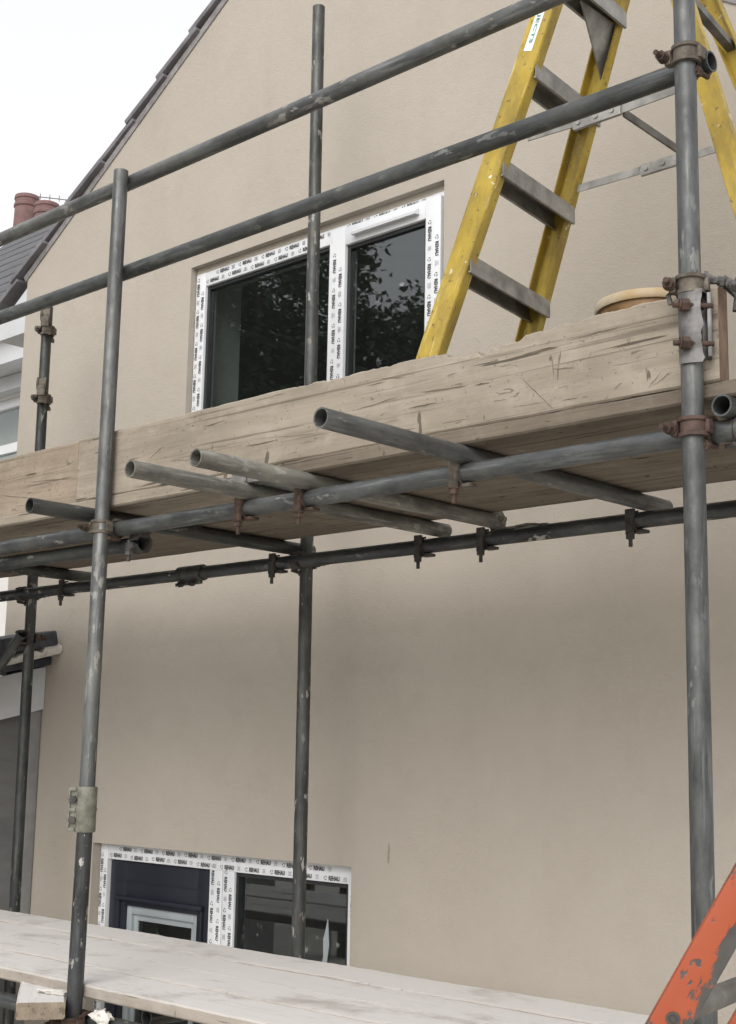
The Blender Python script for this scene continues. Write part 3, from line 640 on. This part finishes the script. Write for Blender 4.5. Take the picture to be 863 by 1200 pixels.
coupler('double', None, 'brown coupler holding the slanting brace', 'coupler_dark', 'rust', rotz((-5.352, 3.48, .492), 180))
G4 = 'putlog clips on the front ledger'
for x, lab in ((-2.963+.008, 'red rusted clip on the front ledger, left of the two close together'), (-2.705, 'red rusted clip on the front ledger, right of the two close together'), (-2.148, 'brown clip on the front ledger under the highest cross tube')):
    coupler('putlog', (x-.012, 2.622, .699), lab, 'rust' if x < -2.5 else 'coupler', 'rust', None, G4)
coupler('double', None, 'black coupler hanging just right of the front left upright', 'coupler_dark', 'coupler_dark', basis((-3.515, 2.664, .652), Y, Z, X))
coupler('putlog', None, 'dark clip behind the thick right upright by the open tube end', 'coupler_dark', 'coupler_dark', rotz((-1.392, 2.63, .70), 150), G4)
G5 = 'putlog clips on the back ledger'
for x, lab in ((-3.695, 'dark clip on the back ledger just left of the window upright'), (-2.985, 'dark clip on the back ledger, first right of the window upright'), (-2.72, 'dark clip on the back ledger under the cement lump'), (-2.165, 'dark clip on the back ledger nearest the right'), (-5.03, 'dark clip on the back ledger at the far left')):
    coupler('putlog', (x, 3.43, .690), lab, 'coupler_dark', 'coupler_dark', None, G5)
coupler('pin_sleeve', (-4.183, 3.43, .689), 'dark sleeve joint with two hanging bolts on the back ledger', 'steel_dark', 'coupler_dark', None, 'sleeve joints')
coupler('sleeve', None, 'olive painted sleeve joint with two bolt slots on the front left upright', 'sleeve', 'coupler_dark', rotz((-3.585, 2.562, -.178), 43.4), 'sleeve joints')
# lumps of plaster and cement
def lump(loc, size, label, mat, cat, seed, name='plaster_lump', group=None, rot=0):
    m = MB(); bmesh.ops.create_icosphere(m.bm, subdivisions=3, radius=1)
    for v in m.bm.verts:
        k = 1 + .75*mnoise.noise(v.co*1.7 + Vector((seed, 0, 0))) + .35*mnoise.noise(v.co*4 + Vector((seed, 5, 0)))
        v.co = Vector((v.co.x*size[0], v.co.y*size[1], v.co.z*size[2]))*k
    return tag(m.build(name, mat, None, Matrix.Translation(Vector(loc)) @ Matrix.Rotation(R(rot), 4, 'Z'), 60), label, cat, group)
lump((-3.472, 2.578, -.772), (.040, .022, .020), 'off white plaster lump on the lower ledger beside the front left upright', 'plaster', 'plaster', 11)
lump((-2.695, 3.45, .752), (.032, .035, .028), 'grey cement lump on the back end of the cement dusted cross tube', 'steel_lime', 'cement', 8, 'cement_lump')
lump((-2.57, 3.43, .708), (.10, .022, .014), 'flat grey cement crust on top of the back ledger', 'steel_lime', 'cement', 14, 'cement_lump')

# ------------------------------------------------------------------ scaffold boards
def board(x0, x1, y0, y1, z0, z1, label, mat, name, group, chips=(), jit=.0025, mw=None, seed=None, top=True):
    """board along local X with an irregular sawn edge; chips = (x centre, half width, depth) bites out of the top edge"""
    seed = random.uniform(0, 100) if seed is None else seed
    L_ = x1-x0; k = max(8, int(L_/(.008 if chips else .02))); b4 = .005; cx, cy, cz = (x0+x1)/2, (y0+y1)/2, (z0+z1)/2; hy, hz = (y1-y0)/2, (z1-z0)/2; m = MB(); v = []; f = []
    ring0 = [(-hy+b4, -hz), (hy-b4, -hz), (hy, -hz+b4), (hy, hz-b4), (hy-b4, hz), (-hy+b4, hz), (-hy, hz-b4), (-hy, -hz+b4)]
    for i in range(k+1):
        x = x0+L_*i/k
        jt = jit*(mnoise.noise(Vector((x*3, seed, 0)))*1.6 + mnoise.noise(Vector((x*17, seed, 4)))*.9); jb = jit*.7*mnoise.noise(Vector((x*6, seed, 7)))
        if chips and -2.75 < x < -1.45: jt -= .0042*max(0, mnoise.noise(Vector((x*38, seed, 21))))+.0025*max(0, mnoise.noise(Vector((x*90, seed, 5))))
        for xc, hw, dp in chips:
            if abs(x-xc) < hw: jt -= dp*(1-((x-xc)/hw)**2)**.5*(.75+.5*mnoise.noise(Vector((x*45, seed, 2)))) 
        jy = jit*.5*mnoise.noise(Vector((x*5, seed, 11)))
        for (yy, zz) in ring0: v.append((x-cx, yy+jy, zz + (jt if zz > 0 else jb)))
    for i in range(k):
        for j in range(8): f.append((i*8+j, i*8+(j+1) % 8, (i+1)*8+(j+1) % 8, (i+1)*8+j))
    m._add(v, f)
    o = m.build(name, mat, None, mw or Matrix.Translation((cx, cy, cz)), 30); tag(o, label, 'board', group)
    for sgn in (0, 1):
        q = v[:8] if sgn == 0 else v[-8:]; c = MB(); dx = -.0015 if sgn == 0 else .0015
        c._add([Vector(p) for p in q] + [Vector(p)+Vector((dx, 0, 0)) for p in q], [(j, (j+1) % 8, 8+(j+1) % 8, 8+j) for j in range(8)] + [tuple(range(8, 16))]); c.build('end_grain', 'endgrain' if mat != 'dusty' else 'toe_grey', o)
    return o
GT = 'toe boards of the upper deck'; GD = 'upper deck boards'; GL = 'lower platform boards'
toe = board(-3.787, -1.424, 2.600, 2.638, .809, 1.021, 'long pale toe board with a splintered notch in its top edge', 'toe', 'toe_board', GT, ((-2.165, .035, .024), (-2.085, .065, .034), (-1.995, .05, .020), (-2.215, .018, .008), (-1.90, .05, .008), (-1.80, .03, .005), (-2.6, .04, .004)), .004)
toe2 = board(-7.2, -3.64, 2.641, 2.679, .809, 1.030, 'greyer toe board behind the left end of the long one', 'toe_grey', 'toe_board', GT)
def slivers(o, segs, yface, cx, cz):
    m = MB()
    for xa, za, xb, zb, wd in segs:
        a = Vector((xa-cx, yface, za-cz)); b_ = Vector((xb-cx, yface, zb-cz)); dd = b_-a; nn_ = Vector((-dd.z, 0, dd.x)).normalized(); k = 7; top_, bot = [], []
        for i in range(k+1):
            t = i/k; h = .00078*wd*(math.sin(math.pi*min(1, t*.94+.03))**.6)*random.uniform(.6, 1.3); p = a + dd*t + nn_*random.uniform(-.0012, .0012)
            top_.append(p+nn_*h); bot.append(p-nn_*h)
        nb_ = k+1; m._add(top_+bot, [(q, q+1, nb_+q+1, nb_+q) for q in range(k)])
    c = m.build('crack', 'crack', o); c['kind'] = 'stuff'
M['crack'] = m_mottle('dark_split_in_wood', (.05, .038, .027), (.12, .09, .065), 30, .95)
TOE = [ (-2.519,0.915,-2.358,0.926,1.0),(-2.278,0.926,-2.125,0.918,1.6),(-2.418,0.987,-2.332,0.977,1.0),(-2.190,0.954,-2.156,0.957,0.8),(-2.098,0.915,-2.049,0.913,1.0),(-2.331,0.889,-2.172,0.888,0.6),(-2.128,0.907,-2.126,0.896,0.8),(-2.226,0.904,-2.224,0.892,0.8),(-2.044,0.921,-2.041,0.912,0.8),(-1.994,0.912,-1.992,0.901,0.8),(-1.950,0.905,-1.860,0.816,0.9),(-1.814,0.974,-1.670,0.979,1.0),(-1.862,0.912,-1.798,0.905,1.1),(-1.691,0.833,-1.670,0.847,0.8),(-1.833,0.832,-1.787,0.831,0.9),(-2.090,0.914,-2.057,0.913,0.9),(-1.601,0.821,-1.565,0.856,0.8),(-1.592,0.824,-1.540,0.848,0.7),(-3.404,0.899,-3.334,0.935,0.8),(-3.416,0.895,-2.908,0.893,0.5),(-2.908,0.893,-2.622,0.871,0.5),(-3.301,0.882,-3.162,0.869,0.7),(-3.077,0.891,-3.027,0.892,0.7),(-1.983,0.838,-1.882,0.836,0.5),(-1.760,0.920,-1.750,0.935,0.7),(-1.725,0.873,-1.720,0.858,0.6),(-1.881,0.975,-1.866,0.987,0.6),(-1.655,0.951,-1.648,0.932,0.6),(-2.036,0.863,-1.994,0.861,0.7),(-2.467,0.864,-2.345,0.864,0.5),(-2.729,0.855,-2.654,0.854,0.6),(-2.795,0.766,-2.767,0.770,0.6),(-1.633,0.897,-1.617,0.900,0.6),(-1.924,0.845,-1.912,0.868,0.6),(-2.023,0.948,-1.983,0.947,0.6),(-1.845,0.863,-1.813,0.864,0.6),(-1.737,0.804,-1.700,0.806,0.6) ]
TOE2 = [ (-4.223,0.907,-3.851,0.913,0.9),(-4.128,0.923,-3.850,0.904,1.0),(-4.304,0.895,-4.105,0.863,1.0),(-4.004,0.935,-3.877,0.931,0.5) ]
slivers(toe, TOE, -.0208, (-3.787-1.424)/2, .915)
slivers(toe2, TOE2, -.0208, (-7.2-3.64)/2, .9195)
DZ0, DZ1 = .7705, .808; ys = [(2.600, 2.801), (2.811, 3.008), (3.018, 3.216), (3.227, 3.425)]
fr_l = board(-7.2, -2.945, *ys[0], DZ0, DZ1, 'front edge board of the upper deck, left length ending at a metal band', 'toe', 'deck_board', GD)
fr_r = board(-2.938, -.55, *ys[0], DZ0, DZ1, 'front edge board of the upper deck, right length running behind the thick upright', 'deck', 'deck_board', GD)
for par, sx in ((fr_l, -1), (fr_r, 1)):
    cx = (-7.2-2.945)/2 if sx < 0 else (-2.938-.55)/2; ex = (-2.945-.03 if sx < 0 else -2.938+.03)-cx
    bb = MB(); bb.b(ex-.028, ex+.028, -.1035, .1035, -.0205, .0205, .002); bb.build('end_band', 'band', par)
board(-7.2, -1.9, *ys[1], DZ0, DZ1, 'second deck board from the front, left length seen from below', 'deck', 'deck_board', GD)
board(-1.893, -.55, *ys[1], DZ0, DZ1, 'second deck board from the front, right length seen from below', 'deck', 'deck_board', GD)
board(-7.2, -3.2, *ys[2], DZ0, DZ1, 'third deck board from the front, left length seen from below', 'deck', 'deck_board', GD)
board(-3.193, -.55, *ys[2], DZ0, DZ1, 'third deck board from the front, right length seen from below', 'deck', 'deck_board', GD)
board(-7.2, -.55, *ys[3], DZ0, DZ1, 'rear deck board of the upper deck, nearest the wall', 'deck', 'deck_board', GD)
LZ0, LZ1 = -.729, -.691; yl = [(2.575, 2.792), (2.804, 3.006), (3.018, 3.232), (3.245, 3.452)]
for (y0, y1), nm in zip(yl, ('front', 'second', 'third', 'rear')):
    board(-7.2, -.95 + random.uniform(-.08, .08), y0, y1, LZ0+{'front': 0, 'second': .0016, 'third': -.001, 'rear': .0012}[nm], LZ1+{'front': 0, 'second': .0016, 'third': -.001, 'rear': .0012}[nm], {'front': 'plaster dusted board at the front edge of the lower platform', 'second': 'plaster dusted board second from the front of the lower platform', 'third': 'plaster dusted board third from the front of the lower platform', 'rear': 'plaster dusted rear board of the lower platform nearest the door'}[nm], 'dusty', 'platform_board', GL, (), .0014)
ax = Vector((-.82, .57, 0)).normalized(); ay = Vector((0, 0, 1)).cross(ax)
c = Vector((-3.575, 2.432, -.7485)) + ax*.185
board(-.2, .2, -.07, .07, -.0255, .0255, 'short timber offcut with white plaster lying on the lower ledger', 'dusty', 'timber_offcut', None, (), .003, basis(c, ax, ay, Z))
lump(c + Vector((.06, -.01, .030)), (.05, .03, .008), 'white plaster smear on top of the timber offcut', 'plaster', 'plaster', 21, 'plaster_smear', None, 20)

# ------------------------------------------------------------------ toe board clamp on the right upright
lx = Vector((math.cos(R(43.4)), math.sin(R(43.4)), 0)); ly = Vector((-lx.y, lx.x, 0))
clamp = empty('toe_board_clamp', None, 'bent grey plate clamp with two rusty bolts on the right upright', 'clamp', None, basis((-1.475, 2.573, .925), lx, ly, Z))
m = MB(); v = []; f = []; N_ = 18
for i in range(N_+1):
    z = -.082+.164*i/N_; wv = .0026*math.sin(i*.8)+.005*mnoise.noise(Vector((i*.6, 0, 0)))
    for (a, rr) in ((200, .027), (225, .0268), (250, .0268), (275, .029), (290, .036)):
        v.append(Vector((math.cos(R(a))*rr + (wv if a > 240 else 0), math.sin(R(a))*rr - abs(wv)*.5, z)))
nv = len(v); v += [p + Vector((p.x, p.y, 0)).normalized()*.005 for p in v]
for i in range(N_):
    for j in range(4):
        q = (i*5+j, i*5+j+1, (i+1)*5+j+1, (i+1)*5+j); f += [q, tuple(nv+t for t in reversed(q))]
for i in range(N_):
    f += [(i*5, (i+1)*5, nv+(i+1)*5, nv+i*5), (i*5+4, nv+i*5+4, nv+(i+1)*5+4, (i+1)*5+4)]
for j in range(4): f += [(j, nv+j, nv+j+1, j+1), (N_*5+j, N_*5+j+1, nv+N_*5+j+1, nv+N_*5+j)]
m._add(v, f); m.build('bent_plate', 'clip', clamp)
m = MB(); m.box((.037, -.012, .006), (.010, .030, .145), Matrix.Rotation(R(-12), 3, 'Z'), .003); m.box((.032, .004, .006), (.02, .006, .14), None, .002); m.build('side_plate', 'clip', clamp)
for z in (.045, -.040):
    m = MB(); m.cyl((-.046, -.033, z), (.042, -.024, z+.002), .0062, 10); m.hexnut((-.021, -.034, z), (1, .1, 0), .0145, .017); m.cyl((-.030, -.034, z), (-.033, -.034, z), .0135, 12); m.build('bolt', 'rust', clamp)
coupler('double', None, 'rusty coupler above the bent plate clamp at the toe board end', 'coupler', 'rust', rotz((-1.474, 2.573, 1.024), 20))
m = MB(); pts = []
for i in range(22):
    t = i/21; x = -1.500+.155*t
    pts.append((x, 2.575+.05*math.sin(t*3.4)+.006*math.sin(i*1.7), 1.036+.012*math.sin(t*6)-.05*max(0, t-.55)+.004*math.sin(i*2.3)))
m.path(pts, [.010+.004*math.sin(i*1.3) for i in range(22)], 9, .15)
m.path([(-1.43, 2.60, 1.035), (-1.425, 2.635, 1.034), (-1.41, 2.66, 1.01), (-1.412, 2.655, .975)], .007, 8, .2)
m.path([(-1.50, 2.555, 1.03), (-1.515, 2.55, 1.005), (-1.512, 2.553, .985)], .006, 8, .2)
tag(m.build('rag_tie', 'rag'), 'twisted grey rag tied over the right end of the toe board', 'rag')

# ------------------------------------------------------------------ yellow step ladder on the deck
DK = DZ1
lad = empty('step_ladder', (-1.95, 3.0, DK), 'yellow fibreglass step ladder standing open on the upper deck', 'step ladder')
LO = lad.location.copy()
def lb(mb, name, mat, par=None): 
    o = mb.build(name, mat, par or lad); o.location = -LO if par is None else (0, 0, 0); return o
def line(a, b, z): a = Vector(a); b = Vector(b); return a + (b-a)*((z-a.z)/(b.z-a.z))
A0, A1 = (-2.374, 2.765, 1.15), (-2.128, 2.850, 1.899)      # near front stile, from the photo's own geometry
B0, B1 = (-2.402, 3.262, 1.287), (-2.118, 3.218, 2.019)
Cn0, Cn1 = (-1.513, 2.79, 1.488), (-1.625, 2.845, 1.834)
Cf0, Cf1 = (-1.672, 3.225, 1.846), (-1.729, 3.20, 2.032)
TOPZ = 2.52
def stile(p, q, z0, z1, out, wid, dep, thk, label):
    a = line(p, q, z0); b_ = line(p, q, z1); dd = (b_-a).normalized(); wd = Vector((1, 0, 0)); wd = (wd - dd*wd.dot(dd)).normalized(); od = dd.cross(wd); od = od if od.y*out > 0 else -od
    h = wid/2
    prof = [(-h, 0), (h, 0), (h, -dep), (h-thk, -dep), (h-thk, -thk), (-h+thk, -thk), (-h+thk, -dep), (-h, -dep)]
    # local frame so that the fibre direction of the material runs along the stile
    m = MB(); L_ = (b_-a).length; m.sweep(prof, (0, 0, 0), (0, 0, L_), (1, 0, 0), (0, 1, 0))
    bmesh.ops.bevel(m.bm, geom=[e for e in m.bm.edges if e.calc_length() > L_*.9], offset=.002, segments=2, affect='EDGES')
    o = m.build('stile', 'yellow', lad, basis(a - LO, wd, od, dd)); return o, a, dd, wd, od
s1 = stile(A0, A1, DK+.02, TOPZ, -1, .078, .034, .0055, '')
s2 = stile(B0, B1, DK+.02, TOPZ, 1, .072, .034, .0055, '')
s3 = stile(Cn0, Cn1, DK+.02, TOPZ-.03, -1, .052, .028, .005, '')
s4 = stile(Cf0, Cf1, DK+.02, TOPZ-.03, 1, .052, .028, .005, '')
for a in (s1, s2, s3, s4):
    m = MB(); m.box((0, -.014, 0), (.078, .045, .04), None, .006); o = m.build('foot', 'gasket', a[0])
for i, z in enumerate((1.075, 1.345, 1.61, 1.88, 2.15, 2.40)):
    a = line(A0, A1, z); b_ = line(B0, B1, z); ya, yb = a.y+.004, b_.y-.004
    m = MB(); prof = [(-.036, 0), (-.026, 0), (-.026, -.002), (-.022, -.002), (-.022, 0), (-.004, 0), (-.004, -.002), (.0, -.002), (.0, 0), (.022, 0), (.022, -.002), (.026, -.002), (.026, 0), (.041, 0), (.041, -.052), (.033, -.052), (.033, -.047), (.0385, -.047), (.0385, -.006), (-.0335, -.006), (-.0335, -.047), (-.028, -.047), (-.028, -.052), (-.036, -.052)]
    m.sweep(prof, (a.x, ya, a.z+.01), (b_.x, yb, b_.z+.01), (1, 0, 0), (0, 0, 1)); tr_ = lb(m, 'tread', 'alu')
# gusset under the top tread seen in the picture
q = line(B0, B1, 2.14); q2 = line(B0, B1, 1.98); m = MB()
m._add([Vector((q.x+.015, q.y-.20, q.z-.02)), Vector((q.x+.015, q.y-.008, q.z-.02)), Vector((q2.x+.01, q2.y-.008, q2.z)), Vector((q.x+.020, q.y-.20, q.z-.02)), Vector((q.x+.020, q.y-.008, q.z-.02)), Vector((q2.x+.015, q2.y-.008, q2.z))], [(0, 1, 2), (5, 4, 3), (0, 3, 4, 1), (1, 4, 5, 2), (2, 5, 3, 0)])
lb(m, 'gusset', 'alu')
m = MB(); ta = line(A0, A1, TOPZ); tb = line(B0, B1, TOPZ); m.b(ta.x-.06, ta.x+.10, ta.y-.01, tb.y+.01, TOPZ-.02, TOPZ+.035, .008); lb(m, 'top_cap', 'yellow')
# spreaders: two flat hinged bars each side and the cross link between the hinges
def flat(a, b_, wd, th, name, mat, bow=0):
    a = Vector(a); b_ = Vector(b_); dd = (b_-a).normalized(); m = MB(); ndir = Vector((0, 1, 0)); ndir = (ndir-dd*ndir.dot(dd)).normalized(); ud = dd.cross(ndir)
    m.sweep([(-wd/2, -th/2), (wd/2, -th/2), (wd/2, th/2), (-wd/2, th/2)], a, b_, ud, ndir); return lb(m, name, mat)
n0, nm_, n1 = (-2.135, 2.872, 1.683), (-1.835, 2.872, 1.670), (-1.575, 2.855, 1.664)
f0, fm_, f1 = (-2.215, 3.222, 1.668), (-1.835, 3.205, 1.652), (-1.668, 3.20, 1.648)
flat(n0, nm_, .024, .004, 'spreader', 'alu'); flat(Vector(nm_)+Vector((-.03, .005, 0)), Vector(n1)+Vector((0, .005, 0)), .024, .004, 'spreader', 'alu')
flat(f0, fm_, .022, .004, 'spreader', 'alu'); flat(Vector(fm_)+Vector((-.03, .005, 0)), Vector(f1)+Vector((0, .005, 0)), .022, .004, 'spreader', 'alu')
for q in (nm_, fm_):
    m = MB(); m.box(Vector(q)+Vector((-.075, .0, 0)), (.15, .012, .034), None, .003)
    for dx in (-.13, -.075, -.025): m.cyl(Vector(q)+Vector((dx, -.011, 0)), Vector(q)+Vector((dx, .01, 0)), .007, 10)
    lb(m, 'spreader_hinge', 'alu')
m = MB(); a = Vector(nm_)+Vector((.0, .01, -.008)); b_ = Vector(fm_)+Vector((.0, -.008, 0)); m.sweep([(-.011, -.003), (.011, -.003), (.011, .003), (-.011, .003)], a, b_, (0, 0, 1), (1, 0, 0)); lb(m, 'cross_link', 'alu_dark')
# rear cross braces between the rear stiles
for z in (1.30, 1.95):
    a = line(Cn0, Cn1, z); b_ = line(Cf0, Cf1, z-.02); m = MB(); m.sweep([(-.012, -.01), (.012, -.01), (.012, .01), (-.012, .01)], a+Vector((0, .004, 0)), b_-Vector((0, .004, 0)), (1, 0, 0), (0, 0, 1)); lb(m, 'rear_brace', 'alu_dark')
# sticker on the near stile: lettering runs down the stile
o1, a, dd, wd, od = s1
t0 = (line(A0, A1, 1.925)-a).dot(dd); m = MB(); m._add([(-.018, .0008, t0), (.012, .0008, t0), (.012, .0008, t0+.22), (-.018, .0008, t0+.22)], [(0, 1, 2, 3)]); st = m.build('sticker', 'label', o1)
JT = text_mesh('JECTS', .02); m = MB()
m._add([Vector((-.004 + y*.0145, .0016, t0+.066 - x*.088)) for x, y in JT[0]], JT[1]); m.build('lettering', 'green_ink', st)

# ------------------------------------------------------------------ tub behind the toe board
bk = empty('builders_tub', (-1.868, 3.045, DK+.0), 'round amber stained tub with a dirty white rim behind the toe board', 'tub')
m = MB(); m.lathe([(.0, 0), (.105, 0), (.112, .01), (.135, .375), (.131, .375), (.106, .012), (0, .012)], (0, 0, 0), (0, 0, 1), 40, closed=False); m.build('body', 'amber', bk)
m = MB(); m.lathe([(.134, .356), (.141, .355), (.144, .360), (.143, .376), (.140, .380), (.131, .379)], (0, 0, 0), (0, 0, 1), 48); m.build('rim', 'tubrim', bk)

# ------------------------------------------------------------------ orange trestle ladder at the lower right
P1 = Vector((-.892, 1.470, -.300)); P2 = Vector((-.807, 1.503, -.142)); dd = (P2-P1).normalized()
view = Vector((-.50, .866, 0)); side = view - dd*view.dot(dd); side.normalize(); face = dd.cross(side); face = face if face.y < 0 else -face
tl = empty('trestle', None, 'orange steel trestle leg with chipped paint and a grey rung', 'trestle', None, Matrix.Translation(P1))
foot = -(P1.z-GZ-.01)/dd.z; tip = .95
OFF = Vector((-.075, .40, .0))
fx = Vector((.865, .50, 0)); fx = (fx-dd*fx.dot(dd)).normalized(); fy = dd.cross(fx)
for k, o_ in enumerate((Vector((0, 0, 0)), OFF)):
    m = MB(); b2 = bmesh.new(); m.box((0, 0, (foot+tip)/2), (.045, .022, tip-foot), None, .004)
    st = m.build('stile', 'orange', tl, basis(o_ + dd*0, fx, fy, dd))
    m = MB()
    for h in range(-11, 5):
        z = .010 + h*.192
        if foot+.05 < z < tip-.05:
            m = MB(); m.lathe([(.0052, -.0006), (.0082, -.0006), (.0082, .002), (.0052, .002)], (.000, -.011, z), (0, -1, 0), 16); m.cyl((.000, -.0085, z), (.000, -.0112, z), .0053, 16)
            m.build('pin_hole', 'coupler_dark', st)
for h in range(-11, 5):
    z = .012 + h*.384
    if foot+.1 < z < tip-.1:
        a = dd*z; m = MB(); m.cyl(a+OFF*.03, a+OFF*.97, .0145, 20); m.build('rung', 'alu_dark', tl)

# ------------------------------------------------------------------ trees behind the viewer (they stand mirrored in the glass)
def tree(x, y, h, r, label, seed):
    rnd = random.Random(seed); e = empty('garden_tree', (x, y, GZ), label, 'tree', 'garden trees opposite the house')
    m = MB(); m.path([(0, 0, 0), (.05, .03, h*.25), (-.05, .06, h*.5), (.03, 0, h*.8)], [.18, .14, .11, .04], 10, .1)
    for k in range(7):
        a = rnd.uniform(0, 6.28); z = h*rnd.uniform(.3, .65); q = Vector((math.cos(a)*r*.7, math.sin(a)*r*.7, z+h*.2)); m.path([(0, 0, z), q*.5+Vector((0, 0, z*.5)), q], [.07, .05, .02], 7)
    m.build('trunk', 'bark', e)
    v = []; f = []; clumps = []
    for k in range(150):
        p = Vector((rnd.gauss(0, 1), rnd.gauss(0, 1), rnd.gauss(0, 1))); p = p.normalized()*rnd.uniform(.25, 1.0); clumps.append((Vector((p.x*r, p.y*r, h*.60 + p.z*h*.38)), rnd.uniform(.28, .55)))
    for c, cr in clumps:
        for k in range(215):
            p = c + Vector((rnd.gauss(0, .5), rnd.gauss(0, .5), rnd.gauss(0, .42)))*cr*1.15; s = rnd.uniform(.045, .09)
            a = Vector((rnd.uniform(-1, 1), rnd.uniform(-1, 1), rnd.uniform(-.6, .6))).normalized(); b_ = a.cross(Vector((rnd.uniform(-1, 1), rnd.uniform(-1, 1), 1))).normalized(); i = len(v)
            v += [p-a*s, p+b_*s*.5, p+a*s, p-b_*s*.5]; f.append((i, i+1, i+2, i+3))
    me = bpy.data.meshes.new('crown'); me.from_pydata(v, [], f); me.materials.append(M['leaf']); o = bpy.data.objects.new('crown', me); COL.objects.link(o); o.parent = e
tree(-13.6, -4.6, 10.6, 2.3, 'tallest garden tree mirrored in the fixed upper pane', 1)
tree(-12.75, -5.6, 9.6, 1.5, 'narrow garden tree mirrored beside the window bars', 2)
tree(-16.6, -3.2, 9.6, 2.3, 'bushy garden tree farthest along the garden', 3)
tree(-10.2, -4.6, 8.0, 1.8, 'low round garden tree nearest the camera side', 4)
tree(-19.5, -8.6, 12.6, 2.9, 'tall broad tree behind the narrow garden tree', 5)
tree(-17.3, -9.2, 11.9, 2.2, 'dense tall tree in the second garden row', 6)
tree(-24.0, -7.6, 12.2, 3.0, 'broad dense tree at the far end of the second garden row', 7)
tree(-14.2, -8.8, 10.2, 2.0, 'lower tree in the second garden row', 8)
